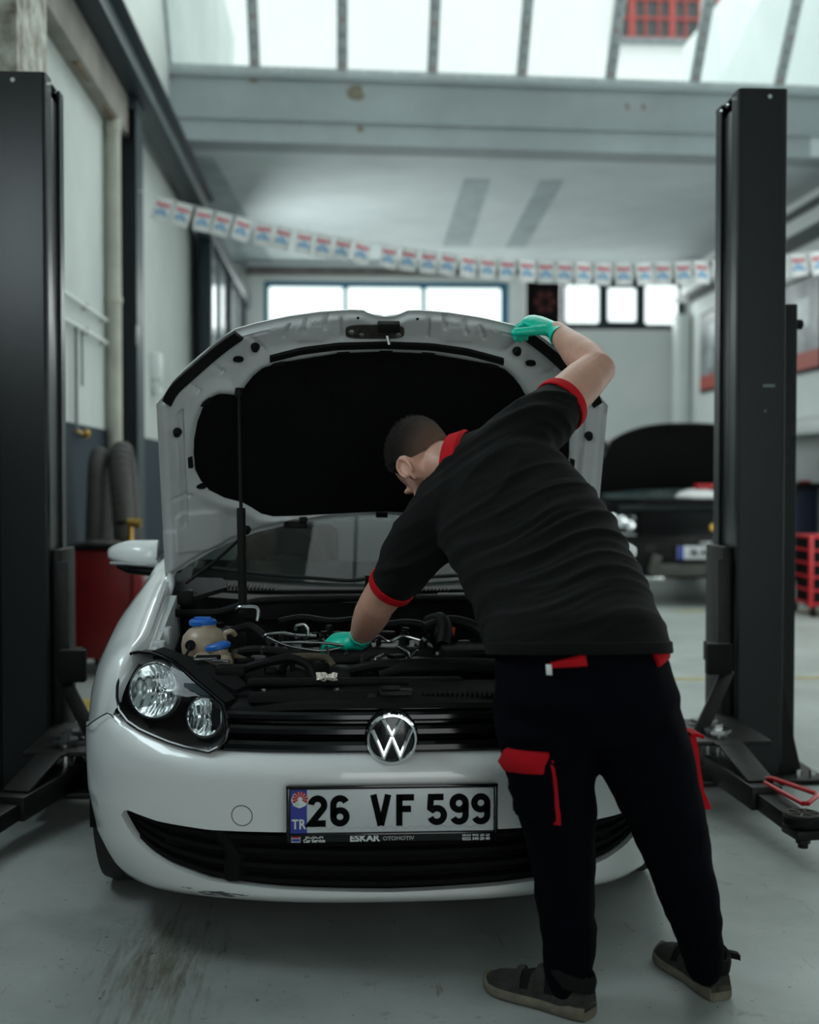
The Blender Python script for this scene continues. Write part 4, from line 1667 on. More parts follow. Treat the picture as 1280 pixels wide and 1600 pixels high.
# expansion tank and power steering reservoir
ta = MB()
rv = []
for z, r in ((-.075, .03), (-.06, .052), (-.03, .064), (0, .067), (.025, .062), (.042, .048), (.050, .034), (.058, .034)):
    rv.append((r, z))
ta.lathe(rv, (-.527, .53, .785), (0, 0, 1), 28)
ta.box((-.475, .52, .80), (.03, .025, .03), bev=.01).tube(spline([(-.47, .53, .815), (-.45, .53, .822), (-.44, .55, .81)], 4), .008)
tank = ta.build('expansion_tank', M['tank'], engine)
cp_ = MB()
cp_.lathe([(.038, 0), (.040, .004), (.040, .013), (.034, .018), (.0, .019)], (-.532, .535, .840), (0, 0, 1), 24)
cp_.box((-.532, .535, .860), (.05, .014, .010), bev=.004)
cp_.build('tank_cap', M['blue_cap'], tank)
sn = MB()
sn.cyl((-.56, .462, .790), (-.56, .475, .79), .015).tube(spline([(-.56, .462, .79), (-.565, .45, .775), (-.575, .45, .755), (-.58, .46, .735)], 4), .004)
sn.build('level_sensor', M['rubber'], tank)
ta = MB()
ta.box((-.493, .435, .745), (.115, .085, .055), bev=.02, seg=3).cyl((-.475, .43, .765), (-.475, .43, .785), .026)
tank2 = ta.build('washer_tank', M['tank'], engine)
cp_ = MB()
cp_.loft([[V(-.478, .43, .787 + h) + V(.036 * r * math.cos(a), .030 * r * math.sin(a), .006 * math.cos(a)) for a in np.linspace(0, 2 * math.pi, 25)[:-1]] for r, h in ((.9, -.004), (1, 0), (1, .008), (.85, .013), (.01, .014))])
cp_.build('tank_cap', M['blue_cap'], tank2)
# headlamp top bracket, clips
br = MB()
br.loft([[V(-.64, .42, .765), V(-.60, .44, .775), V(-.60, .44, .755), V(-.64, .42, .75)], [V(-.56, .34, .755), V(-.52, .37, .765), V(-.52, .37, .74), V(-.56, .34, .74)], [V(-.46, .24, .725), V(-.41, .27, .735), V(-.41, .27, .70), V(-.46, .24, .70)], [V(-.41, .20, .705), V(-.38, .22, .715), V(-.38, .22, .69), V(-.41, .20, .69)]])
br.box((-.43, .30, .742), (.08, .06, .03), bev=.008).box((-.50, .38, .768), (.07, .02, .012), bev=.004)
br.build('lamp_bracket', M['black_plastic'], engine)
sv = MB()
sv.box((-.505, .345, .768), (.065, .012, .007), rot=Matrix.Rotation(.2, 3, 'Z'), bev=.002).box((-.46, .32, .765), (.05, .018, .008), rot=Matrix.Rotation(-.3, 3, 'Z'), bev=.002)
sv.build('bright_clips', M['alu'], engine)

# engine block parts
blk = MB()
blk.box((-.08, .58, .60), (.66, .34, .26), bev=.02).box((-.10, .62, .735), (.50, .20, .07), bev=.015).box((.10, .47, .70), (.30, .14, .10), bev=.02)
blk.build('engine_block', M['post_dark'], engine)
cv = MB()
for k in range(4):
    x = -.30 + .12 * k
    cv.cyl((x, .60, .76), (x, .60, .80), .018, .014).cyl((x, .60, .80), (x, .60, .812), .010)
cv.build('injector_caps', M['black_plastic'], engine)
for pts, r in (
    ([(-.35, .48, .800), (-.345, .47, .818), (-.30, .475, .822), (-.26, .48, .815), (-.20, .48, .812)], .005),
    ([(-.30, .44, .800), (-.24, .44, .800), (-.17, .44, .797), (-.12, .44, .790)], .0045),
    ([(-.34, .45, .815), (-.29, .43, .795), (-.24, .42, .785), (-.18, .42, .778), (-.13, .42, .786)], .004),
    ([(-.26, .47, .83), (-.255, .47, .845), (-.235, .47, .848), (-.225, .47, .835), (-.225, .47, .815)], .005),
    ([(-.17, .41, .795), (-.165, .41, .775), (-.168, .405, .745)], .0045),
    ([(-.44, .62, .875), (-.43, .60, .885), (-.385, .60, .885), (-.375, .60, .870), (-.378, .60, .845)], .006),
    ([(-.05, .45, .795), (-.02, .46, .815), (.01, .45, .80), (.05, .47, .812), (.10, .47, .80)], .005),
    ([(.03, .42, .79), (.06, .42, .77), (.07, .42, .745)], .006),
):
    MB().tube(spline(pts, 5), r, 8).build('fuel_pipe', M['steel'], engine)
for pts, r in (
    ([(-.44, .50, .76), (-.38, .47, .775), (-.30, .45, .77), (-.24, .42, .76), (-.20, .40, .735)], .014),
    ([(-.45, .56, .82), (-.40, .58, .83), (-.36, .55, .81), (-.33, .52, .78)], .012),
    ([(-.40, .38, .735), (-.34, .36, .755), (-.27, .37, .765), (-.22, .36, .745), (-.20, .34, .71)], .013),
    ([(-.10, .36, .73), (-.02, .34, .748), (.06, .34, .745), (.12, .36, .73)], .016),
    ([(.12, .58, .82), (.2, .60, .84), (.28, .58, .82), (.33, .52, .78)], .018),
    ([(-.05, .60, .81), (.03, .62, .83), (.10, .62, .83), (.16, .6, .81)], .012),
    ([(.14, .66, .83), (.17, .60, .845), (.18, .54, .82), (.17, .50, .78)], .022),
    ([(-.32, .70, .83), (-.25, .72, .84), (-.15, .70, .83), (-.05, .72, .84)], .010),
    ([(-.30, .36, .725), (-.28, .40, .75), (-.25, .46, .76), (-.28, .52, .78)], .009),
):
    MB().tube(spline(pts, 6), r, 10).build('coolant_hose', M['rubber'], engine)
M['tape'] = material('old_tape', (.10, .08, .05), .8, noise_amt=.5, noise_scale=30)
br = MB()
br.tube(spline([(-.29, .38, .765), (-.22, .37, .770), (-.17, .37, .765), (-.15, .36, .745)], 5), .010, 10)
br.build('wrapped_hose', M['tape'], engine)
br = MB()
br.tube(spline([(-.40, .42, .755), (-.43, .43, .765), (-.43, .45, .775)], 5), .008, 10)
br.build('wrapped_hose', M['tape'], engine)
random.seed(11)
bits = MB()
for k in range(46):
    x = random.uniform(-.40, .34)
    y = random.uniform(.34, .74)
    z = ip(y, [(.3, .705), (.5, .765), (.8, .81)]) + random.uniform(-.015, .012)
    if random.random() < .5:
        bits.box((x, y, z), (random.uniform(.015, .05), random.uniform(.015, .04), random.uniform(.015, .04)), rot=Matrix.Rotation(random.uniform(-.6, .6), 3, 'Z'), bev=.004)
    else:
        bits.cyl((x, y, z - .02), (x + random.uniform(-.01, .01), y, z + .018), random.uniform(.006, .014), n=10)
tag(bits.build('connectors_and_brackets', M['black_plastic'], engine), kind='stuff')
bits = MB()
for k in range(26):
    x = random.uniform(-.36, .12)
    y = random.uniform(.36, .58)
    z = ip(y, [(.3, .72), (.5, .785), (.8, .82)]) + random.uniform(-.01, .012)
    d = V(random.uniform(-1, 1), random.uniform(-1, 1), random.uniform(-.3, 1)).normalized()
    bits.cyl(V(x, y, z), V(x, y, z) + d * random.uniform(.012, .03), random.uniform(.003, .007), n=8)
tag(bits.build('unions_and_bolts', M['alu'], engine), kind='stuff')
# airbox, duct, battery cover, dipstick
ab = MB()
ab.box((.245, .46, .735), (.17, .17, .10), bev=.012)
for k in range(5):
    ab.box((.285, .375, .70 + .018 * k), (.08, .012, .008), bev=.002)
ab.build('air_filter_box', M['black_plastic'], engine)
bt = MB()
bt.box((.47, .50, .72), (.22, .28, .20), bev=.012).box((.47, .50, .826), (.18, .22, .014), bev=.005)
bt.build('battery_cover', M['black_plastic'], engine)
du = MB()
du.tube(spline([(-.02, .34, .725), (.03, .33, .742), (.09, .32, .748), (.20, .31, .750), (.32, .31, .745)], 5), .024, 14, flat=.6)
du.build('intake_duct', M['black_plastic'], engine)
dp = MB()
dp.box((.235, .70, .822), (.055, .02, .016), rot=Matrix.Rotation(.15, 3, 'Y'), bev=.006).cyl((.215, .70, .78), (.22, .70, .82), .006)
dp.build('dipstick_handle', M['orange'], engine)
blk = MB()
for k in range(6):
    blk.lathe([(.024, 0), (.028, .006), (.024, .012)], (.165 + .004 * k, .60 - .012 * k, .815 - .006 * k), (.2, -.9, -.3), 16)
blk.build('bellows_hose', M['rubber'], engine)

# crumpled metal clip on the slam panel
fo = MB()
random.seed(3)
gr = [[V(-.168 + .028 * (i / 5 - .5) * 2 + random.uniform(-.003, .003), .185 + .02 * (j / 4 - .5) * 2, .731 + random.uniform(0, .008) + (.012 if j == 4 else 0)) for i in range(6)] for j in range(5)]
fo.grid(gr)
fo.grid([[p - V(0, 0, .0012) for p in r] for r in gr], flip=True)
tag(fo.build('metal_clip', M['foil']), 'small bent silver metal clip lying on the black panel above the grille', 'clip')

# ================================================================ TWO-POST LIFT
def RZ(a):
    return Matrix.Rotation(a, 3, 'Z')


def bar(mb, p, q, w, h, bev=.003, up=(0, 0, 1)):
    """rectangular bar from p to q, w across, h in the up direction"""
    p, q = Vector(p), Vector(q)
    d = (q - p).normalized()
    s = d.cross(Vector(up)).normalized()
    u = s.cross(d)
    R = Matrix((s, d, u)).transposed()
    mb.box((p + q) / 2, (w, (q - p).length, h), rot=R, bev=bev)
    return mb


def lift_post(sx, xi, y0, label, arms):
    """xi: x of the inner corner of the front flange; sx: +1 the column lies to the +x side"""
    def X(d):
        return xi + sx * d
    t = thing('lift_post', (X(.1), y0 + .17, 0), label, 'car lift', 'posts of the two-post car lift')
    H = 2.885
    c = MB()
    # rolled channel, open towards the car
    prof = [(-.0, .022), (.004, .006), (.016, 0), (.190, 0), (.204, .005), (.21, .02), (.21, .32), (.204, .335), (.19, .34), (.016, .34), (.004, .334), (0, .318), (0, .245), (.012, .245), (.012, .325), (.198, .325), (.198, .015), (.012, .015), (.012, .095), (0, .095)]
    c.prism([(X(a), y0 + b_, 0.0) for a, b_ in prof], (0, 0, H))
    col_ = c.build('column', M['post'], t, angle=10)
    cap = MB()
    cap.box((X(.106), y0 + .17, H - .004), (.195, .318, .006))
    cap.build('top_plate', M['post_dark'], t)
    for (a, b_) in ((.128, 0.0),):
        MB().cyl((X(a), y0 + .004, H - .035), (X(a), y0 - .006, H - .035), .010, n=6).build('bolt', M['chrome'], t)
    for k in range(3):
        MB().cyl((X(.004), y0 + .06 + .09 * k, H - .03), (X(-.008), y0 + .06 + .09 * k, H - .03), .008, n=6).build('bolt', M['chrome'], t)
    ins = MB()
    ins.box((X(.022), y0 + .17, 1.42), (.02, .145, 2.82), bev=.004)
    ins.build('lifting_chain_guide', M['post'], t)
    bp = MB()
    bp.box((X(.06), y0 + .18, .011), (.62, .56, .022), bev=.004)
    bp.build('base_plate', M['post_dark'], t)
    for a in (.26, .32):
        for b_ in (-.04, .40):
            MB().cyl((X(a), y0 + b_, .02), (X(a), y0 + b_, .05), .014, n=6).build('anchor_bolt', M['steel'], t)
    for b_ in (.03, .30):
        MB().prism([(X(.208), y0 + b_, .02), (X(.30), y0 + b_, .02), (X(.208), y0 + b_, .42)], (0, .012, 0)).build('gusset', M['post_dark'], t)
    # carriage
    cg = MB()
    cg.box((X(-.02), y0 + .17, .58), (.04, .26, .80), bev=.008)
    cr = cg.build('carriage', M['post_dark'], t)
    gd = MB()
    bar(gd, (X(-.045), y0 + .03, .93), (X(-.050), y0 + .0, .50), .05, .02, up=(0, 1, 0))
    gd.build('door_guard', M['arm_steel'], cr)
    bk = MB()
    bk.box((X(-.135), y0 - .21, .545), (.10, .05, .125), bev=.006)
    bk.box((X(-.10), y0 - .08, .545), (.05, .24, .08), bev=.004)
    bk.build('rubber_buffer', M['rubber'], cr)
    br = MB()
    bar(br, (X(-.085), y0 - .18, .50), (X(-.26), y0 - .36, .26), .055, .014, up=(0, 1, 0))
    br.build('brace', M['arm_steel'], cr)
    hb = MB()
    hb.box((X(-.16), y0 - .27, .262), (.30, .44, .018), bev=.004)
    hb.box((X(-.16), y0 - .27, .110), (.30, .44, .018), bev=.004)
    hb.box((X(-.06), y0 - .03, .19), (.12, .20, .16), bev=.006)
    hb.build('arm_bracket', M['arm_steel'], cr)
    for (hx, hy, tx, ty, pad, red) in arms:
        h = V(hx, hy, 0)
        e = V(tx, ty, 0)
        d = (e - h).normalized()
        s = V(-d.y, d.x, 0)
        pin = MB()
        pin.cyl(h + V(0, 0, .10), h + V(0, 0, .285), .036).cyl(h + V(0, 0, .285), h + V(0, 0, .300), .052, n=6).cyl(h + V(0, 0, .30), h + V(0, 0, .32), .018, n=6)
        pin.build('pivot_pin', M['steel'], t)
        a = MB()
        bar(a, h + V(0, 0, .160), h.lerp(e, .62) + V(0, 0, .140), .115, .085, .006)
        arm = a.build('arm', M['arm_steel'], t)
        a = MB()
        bar(a, h.lerp(e, .50) + V(0, 0, .137), h.lerp(e, .93) + V(0, 0, .118), .085, .060, .005)
        a.build('arm_extension', M['post_dark'], arm)
        a = MB()
        bar(a, h + d * .02 + V(0, 0, .268), h + d * .13 + V(0, 0, .262), .11, .012)
        bar(a, h + d * .13 + V(0, 0, .262), h.lerp(e, .55) + V(0, 0, .188), .10, .012)
        a.build('arm_cover', M['arm_steel'], arm)
        p = MB()
        p.lathe([(0, -.004), (.060, -.004), (.066, .004), (.066, .026), (.060, .034), (0, .034)], e + V(0, 0, .125), (0, 0, 1), 32)
        pd = p.build('lifting_pad', M['rubber'], arm)
        r_ = MB()
        for k in range(6):
            u = math.pi * k / 3
            r_.box(e + V(.033 * math.cos(u), .033 * math.sin(u), .1605), (.05, .007, .005), rot=RZ(u), bev=.001)
        r_.tube([e + V(.052 * math.cos(u), .052 * math.sin(u), .1595) for u in np.linspace(0, 2 * math.pi, 29)[:-1]], .003, 6, closed=True)
        r_.build('pad_ribs', material('worn_pad', (.10, .095, .075), .8, noise_amt=.4, noise_scale=40), pd)
        f = MB()
        f.box(e + V(0, 0, .100), (.12, .10, .032), rot=RZ(math.atan2(d.y, d.x)), bev=.006).cyl(e + V(0, 0, .06), e + V(0, 0, .10), .024, n=6)
        f.cyl(e + V(0, 0, .045), e + V(0, 0, .062), .017, n=12)
        f.build('pad_holder', M['post_dark'], arm)
        if red:
            q = MB()
            c1, c2, c3, c4 = [V(*p_) for p_ in red]
            q.tube([c1.lerp(c2, .15), c1.lerp(c2, .85), c2.lerp(c3, .06), c2.lerp(c3, .94), c3.lerp(c4, .15), c3.lerp(c4, .85), c4.lerp(c1, .06), c4.lerp(c1, .94)], .0085, 8, closed=True)
            q.build('restraint_handle', M['red_rod'], arm)
    return t


lp = lift_post(1, 1.52, 2.0, 'dark grey car lift post whose arm carries a red restraint rod', [
    (1.325, 1.60, 1.40, .90, 1, [(1.372, 1.26, .185), (1.405, 1.22, .20), (1.492, 1.0, .195), (1.42, .93, .178)]),
    (1.33, 1.80, 1.22, 2.75, 1, None)])
bx = MB()
bx.box((1.778, 2.23, 1.06), (.115, .14, 1.92), bev=.008)
bx.build('cylinder_cover', M['post'], lp)
MB().lathe([(.0, 0), (.016, 0), (.022, .012), (.022, .03), (.012, .036), (0, .036)], (1.836, 2.2, 1.935), (1, 0, 0), 16).build('knob', M['rubber'], lp)
sc_ = MB()
sc_.box((1.655, 1.9995, 1.655), (.05, .001, .012)).box((1.64, 1.9995, 1.55), (.008, .001, .01))
sc_.build('scratch', M['grey_steel'], lp)
lift_post(-1, -1.30, 1.95, 'dark grey car lift post in front of the red tool cabinet', [
    (-1.155, 1.56, -1.33, .93, 1, None),
    (-1.12, 1.72, -.80, 1.42, 1, None)])

# ================================================================ LEFT SIDE OF THE HALL
sf = thing('steel_frame', (-1.75, 7.1, 0), 'dark blue steel column carrying a long overhead beam along the left wall', 'steel frame')
c = MB()
c.box((-1.84, 7.10, 2.1), (.17, .012, 4.2)).box((-1.925 + .005, 7.10, 2.1), (.010, .34, 4.2)).box((-1.755, 7.10, 2.1), (.014, .34, 4.2))
c.build('column', M['blue_steel'], sf)
c = MB()
c.box((-1.75, 6.0, 4.30), (.20, 12.4, .02), bev=.002).box((-1.75, 6.0, 4.62), (.20, 12.4, .02), bev=.002)
bm2 = c.build('beam_flange', M['blue_steel'], sf)
MB().box((-1.75, 6.0, 4.46), (.012, 12.4, .30)).build('beam_web', M['grey_steel'], sf)
c = MB()
c.box((-1.85, 7.1, 4.24), (.22, .36, .10), bev=.004)
c.build('bracket', M['blue_steel'], sf)
MB().box((-1.748, 6.92, 2.40), (.012, .10, .16), bev=.004).build('bolted_plate', M['alu'], sf)

gp = thing('glazed_partition', (-1.75, 14.5, 0), 'dark framed glazed screen standing along the left wall near the back', 'partition')
for y in (11.9, 14.6, 17.2):
    MB().box((-1.74, y, 2.1), (.16, .14, 4.2), bev=.01).build('post', M['blue_steel'], gp)
MB().box((-1.74, 14.8, 4.22), (.18, 6.2, .24), bev=.01).build('top_beam', M['blue_steel'], gp)
for y in (13.25, 15.9):
    MB().box((-1.74, y, 2.6), (.03, 2.5, 3.1)).build('pane', material('silvered_pane', (.55, .60, .62), .15, metal=.4), gp)
    MB().box((-1.72, y, 2.9), (.06, .07, 2.6)).build('glazing_bar', M['grey_steel'], gp)
    MB().box((-1.72, y, 1.0), (.06, 2.5, .9), bev=.01).build('lower_panel', M['blue_steel'], gp)

structure(MB().box((-1.87, 1.5, 4.14), (.12, 11.2, .30), bev=.01).build('trim_10', material('brown_ledge', (.30, .28, .25), .8, noise_amt=.4, noise_scale=2)))
structure(MB().box((-1.82, 3.40, 4.35), (.24, .62, 8.7)).build('pillar', material('flaking_paint', (.62, .64, .58), .9, noise_amt=.75, noise_scale=9, bump=.6, bump_scale=16, color2=(.20, .18, .14))))

pp_ = thing('drain_pipe', (-1.86, 6.72, 0), 'cream vertical downpipe beside the dark blue column', 'pipe')
m_ = MB()
m_.cyl((-1.862, 6.55, 0), (-1.862, 6.55, 4.0), .058, n=24)
m_.build('pipe', M['cream'], pp_)
for z in (.6, 2.6, 3.9):
    MB().lathe([(.058, 0), (.066, .004), (.066, .05), (.058, .054)], (-1.862, 6.55, z), (0, 0, 1), 24).build('collar', M['cream'], pp_)
m_ = MB()
m_.tube([(-1.86, 6.5, 4.0), (-1.86, 5.9, 4.03), (-1.86, 5.2, 4.0)], .03, 10)
m_.build('branch_pipe', material('rusty_branch', (.22, .16, .10), .7, noise_amt=.4), pp_)

al = thing('air_line', (-1.90, 6.0, 2.4), 'thin galvanised air pipes clipped along the white left wall above a small brass tap', 'pipe')
for z in (2.46, 2.29):
    MB().cyl((-1.90, 4.2, z), (-1.90, 6.44, z), .014, n=12).build('pipe', M['white_metal'], al)
    for y in (4.95, 5.7, 6.35):
        MB().box((-1.907, y, z), (.04, .03, .05), bev=.004).build('clip', M['steel'], al)
MB().cyl((-1.90, 5.35, 1.60), (-1.90, 5.35, 2.29), .011, n=12).build('drop_pipe', M['grey_steel'], al)
MB().cyl((-1.90, 5.55, 2.29), (-1.90, 5.55, 1.9), .008, n=12).build('drop_pipe', M['grey_steel'], al)
t_ = MB()
t_.cyl((-1.90, 5.35, 1.585), (-1.90, 5.60, 1.575), .012, n=12).lathe([(.012, 0), (.028, .005), (.030, .03), (.018, .04), (0, .04)], (-1.90, 5.60, 1.575), (.4, 1, 0), 16)
t_.build('tap', M['brass'], al)
wb = thing('bright_spot', (-1.90, 8.9, 2.3), 'small white box standing in for a bright reflection on the left wall behind the column', 'switch box')  # added white boxes stand in for a bright window reflection
MB().box((-1.885, 8.9, 2.33), (.09, .22, .26), bev=.01).build('box', M['white_metal'], wb)
MB().box((-1.885, 8.95, 2.10), (.07, .14, .08), bev=.01).build('lower_box', M['white_metal'], wb)

# tool cabinet
tc_ = thing('tool_cabinet', (-1.65, 5.2, 0), 'red tool cabinet on castors behind the left lift post', 'tool cabinet')
b = MB()
b.box((-1.65, 5.25, .46), (.44, .66, .70), bev=.018, seg=3)
b.build('body', M['red_paint'], tc_)
for x in (-1.848, -1.452):
    q = MB()
    q.box((x, 4.925, .46), (.055, .03, .70), bev=.012)
    q.build('corner_post', M['red_paint'], tc_)
b = MB()
b.box((-1.65, 5.25, .825), (.47, .69, .028), bev=.008)
b.build('top', M['black_plastic'], tc_)
for k in range(5):
    d_ = MB().box((-1.425, 5.25, .20 + .125 * k), (.02, .56, .108), bev=.006).build('drawer', M['red_paint'], tc_)
    MB().box((-1.408, 5.25, .24 + .125 * k), (.02, .5, .018), bev=.005).build('handle', M['silver'], d_)
for z in (.3, .5, .66, .73):
    MB().cyl((-1.52, 4.921, z), (-1.52, 4.916, z), .008, n=10).build('rivet', M['red_paint'], tc_)
for x in (-1.80, -1.50):
    for y in (4.99, 5.50):
        cst = MB().box((x, y, .105), (.05, .05, .03), bev=.005).build('castor', M['post_dark'], tc_)
        MB().cyl((x - .016, y, .042), (x + .016, y, .042), .042, n=20).build('castor_wheel', M['rubber'], cst)
# duct hoses stood on the cabinet


def hose(path, r, name, label):
    P = spline(path, 26)
    rr = [r * (1 + .05 * math.cos(2.6 * k)) for k in range(len(P))]
    m = MB()
    m.tube(P, rr, 18)
    o = m.build(name, M['hose'])
    tag(o, label, 'hose', 'duct hoses on the tool cabinet')


hose([(-1.745, 5.12, .846), (-1.735, 5.12, 1.1), (-1.725, 5.13, 1.34), (-1.72, 5.21, 1.42), (-1.725, 5.30, 1.34), (-1.725, 5.32, 1.1), (-1.725, 5.32, .846)], .056, 'duct_hose', 'slimmer grey ribbed duct hose looped on the red tool cabinet')
hose([(-1.545, 5.12, .846), (-1.560, 5.12, 1.1), (-1.575, 5.13, 1.34), (-1.577, 5.22, 1.445), (-1.575, 5.34, 1.34), (-1.56, 5.38, 1.1), (-1.55, 5.39, .846)], .070, 'duct_hose', 'taller fatter grey ribbed duct hose looped on the red tool cabinet')
bv = thing('brass_valve', (-1.465, 4.99, .84), 'brass air regulator with a black lever on the red cabinet corner', 'valve')
b = MB()
b.cyl((-1.50, 4.985, .985), (-1.44, 4.975, .980), .026, n=20).cyl((-1.445, 4.975, .98), (-1.415, 4.97, .978), .032, n=8).cyl((-1.485, 4.985, .84), (-1.485, 4.985, .98), .018, n=16).lathe([(.035, 0), (.035, .02), (.02, .03)], (-1.485, 4.985, .842), (0, 0, 1), 8)
b.build('body', M['brass'], bv)
bar(MB(), (-1.50, 4.985, .985), (-1.57, 4.99, .98), .03, .02).build('lever', M['rubber'], bv)
rg_ = MB()
random.seed(5)
rg_.loft([[V(-1.66 + rx * math.cos(a) * (1 + .2 * math.sin(3 * a)), 4.965 + .05 * math.sin(a) * q, .841 + h) for a in np.linspace(0, 2 * math.pi, 21)[:-1]] for rx, q, h in ((.11, .9, 0), (.12, 1, .01), (.10, .8, .025), (.05, .4, .032), (.004, .05, .030))])
tag(rg_.build('rag', M['hose']), 'crumpled grey rag lying in front of the duct hoses', 'rag')

# ================================================================ BUNTING
bu = thing('bunting', (2.1, 7, 3.03), 'string of small white pennants printed red and blue, slung across the hall', 'bunting')


def zflag(x):
    return 3.03 + .036 * (x - 2.1) ** 2


st_ = MB()
st_.tube([(x, 7.0, zflag(x)) for x in np.linspace(-1.74, XR - .01, 60)], .004, 5)
st_.build('string', M['paper'], bu)
fg = MB()
fw_, fh_ = .142, .185
cols, rws = 6, 8


def flag_pt(x, z, off=0.0):
    return (x, off + .012 * math.sin(z * 22 + 1) + .006 * math.sin(x * 40), z)


fg.grid([[flag_pt((i / cols - .5) * fw_, -j / rws * fh_) for i in range(cols + 1)] for j in range(rws + 1)])


def text_into(mb, body, size, cz, mi, sx, bold):
    cu = bpy.data.curves.new('t', 'FONT')
    cu.body = body
    cu.size = size
    cu.offset = bold
    cu.align_x = 'CENTER'
    cu.align_y = 'CENTER'
    cu.resolution_u = 2
    o = bpy.data.objects.new('t', cu)
    COL.objects.link(o)
    me = evaluated(o)
    bpy.data.objects.remove(o)
    for off in (-.0012,):
        mb.add([flag_pt(v.co.x * sx, v.co.y + cz, off) for v in me.vertices], [tuple(p.vertices) for p in me.polygons], mi)


text_into(fg, 'BOSCH', .040, -.055, 1, .80, .0035)
text_into(fg, 'Car', .036, -.092, 2, 1.0, .003)
text_into(fg, 'Service', .036, -.122, 2, .9, .003)
proto = None
k = 0
x = -1.53
random.seed(21)
while x < 5.6:
    gap = .160 + random.uniform(-.006, .006)
    if proto is None:
        o = fg.build('flag', [M['paper'], material('flag_red', (.55, .08, .12), .7), material('flag_blue', (.10, .33, .58), .7)], bu, world=False, recalc=False)
        proto = o
    else:
        o = proto.copy()
        COL.objects.link(o)
    slope = .072 * (x - 2.1)
    o.location = V(x, 7.0, zflag(x) - .002) - bu.location
    o.rotation_euler = (random.uniform(-.06, .06), -math.atan(slope) + random.uniform(-.08, .08), random.uniform(-.2, .2))
    x += gap
    if k == 10:
        x += .05
    k += 1

# ================================================================ BLACK CAR IN THE NEXT BAY
bc = thing('car', (3.45, 10.5, 0), 'black off-road car with its bonnet up, parked behind the right lift post', 'car')
BX = 3.45


def bplan(th, z, W=.95, d=.42, n=3.0, y0=9.0):
    s, c_ = math.sin(th), abs(math.cos(th))
    o_ = ip(z, [(.25, .12), (.35, .03), (.5, 0), (.65, .01), (.8, .05), (.96, .12)])
    return (BX + math.copysign(W * abs(s) ** (2 / n), s), y0 + o_ + d * (1 - c_ ** (2 / n)), z)


TB = np.linspace(-math.pi / 2, math.pi / 2, 61)
b = MB()
b.grid([[bplan(th, z) for th in TB] for z in (.27, .30, .36, .42, .5, .58, .66, .70)])
b.build('front_bumper', M['black_paint'], bc)
b = MB()
b.grid([[bplan(th, z) for th in TB[:14]] for z in (.70, .78, .86, .92, .96, 1.0)])
b.grid([[bplan(th, z) for th in TB[-14:]] for z in (.70, .78, .86, .92, .96, 1.0)])
secs = [(9.42, .95, 1.0), (9.8, .955, 1.06), (10.1, .955, 1.10), (10.6, .955, 1.13), (12.0, .955, 1.16), (13.2, .94, 1.16), (13.5, .90, 1.12)]
for s in (-1, 1):
    b.grid([[(BX + s * (w_ - .10), y, z + .01), (BX + s * (w_ - .03), y, z), (BX + s * w_, y, z - .08), (BX + s * (w_ + .01), y, .75), (BX + s * (w_ + .005), y, .55), (BX + s * (w_ - .02), y, .35)] for y, w_, z in secs])
b.build('body_shell', M['black_paint'], bc)
b = MB()
b.grid([[(BX + hw * u, y, z - .05 * abs(u) ** 3) for u in np.linspace(-1, 1, 13)] for y, z, hw in ((10.75, 1.66, .62), (11.0, 1.73, .66), (12.0, 1.76, .67), (13.2, 1.72, .64), (13.45, 1.62, .60))])
b.build('roof', M['black_paint'], bc)
for s in (-1, 1):
    p = MB()
    p.tube([(BX + s * .84, 10.2, 1.12), (BX + s * .76, 10.5, 1.42), (BX + s * .65, 10.8, 1.68)], .04, 8)
    p.build('pillar', M['black_paint'], bc)
    p = MB()
    p.grid([[(BX + s * .87, 10.35, 1.14), (BX + s * .87, 13.2, 1.17)], [(BX + s * .67, 10.9, 1.68), (BX + s * .66, 13.2, 1.68)]])
    p.build('side_window', M['dark_glass'], bc)
    for yc in (9.85, 12.7):
        w_ = MB()
        w_.lathe([(.2, -.12), (.33, -.12), (.36, -.08), (.36, .08), (.33, .12), (.2, .12)], (BX + s * .84, yc, .36), (1, 0, 0), 32)
        o = w_.build('wheel', M['tyre'], bc)
        MB().lathe([(.02, .10), (.2, .115), (.21, .125), (.2, .06), (0, .07)], (BX + s * .84, yc, .36), (s, 0, 0), 20).build('wheel_rim', M['silver'], o)
    mr_ = MB()
    mr_.ball((BX + s * 1.06, 10.45, 1.22), (.11, .06, .08))
    mr_.tube([(BX + s * .93, 10.42, 1.14), (BX + s * 1.0, 10.44, 1.18)], .02, 8)
    mr_.build('side_mirror', M['silver'], bc)
    # lamp
    lm = MB()
    lm.loft([[V(*bplan(th, z)) + V(0, dy, 0) for th, z in [(s * .98, .73), (s * .62, .71), (s * .60, .84), (s * .70, .89), (s * 1.0, .93), (s * 1.12, .90), (s * 1.12, .78)]] for dy in (.05, -.004)])
    h_ = lm.build('headlight', M['gloss_black'], bc)
    for th, z, r in ((s * .70, .79, .055), (s * .85, .83, .066), (s * 1.03, .86, .05)):
        p = V(*bplan(th, z)) + V(0, -.002, 0)
        q = MB()
        q.lathe([(.0, -.022), (r * .45, -.020), (r * .8, -.012), (r, 0), (r, .02), (0, .02)], p, (0, 1, 0), 20)
        q.build('lamp_reflector', M['reflector'], h_)
    fl_ = MB()
    fl_.box((BX + s * .55, 8.985 + .03, .285), (.30, .05, .035), bev=.012)
    fl_.build('running_light', M['reflector'], bc)
g = MB()
for k in range(5):
    g.loft([[V(*bplan(th, .72 + .045 * k)) + V(0, dy, dz) for dy, dz in ((-.01, .012), (-.015, -.004), (.03, -.012), (.03, .012))] for th in np.linspace(-.55, .55, 17)])
gb = MB()
gb.grid([[V(*bplan(th, z)) + V(0, .05, 0) for th in np.linspace(-.6, .6, 17)] for z in (.68, .8, .94)])
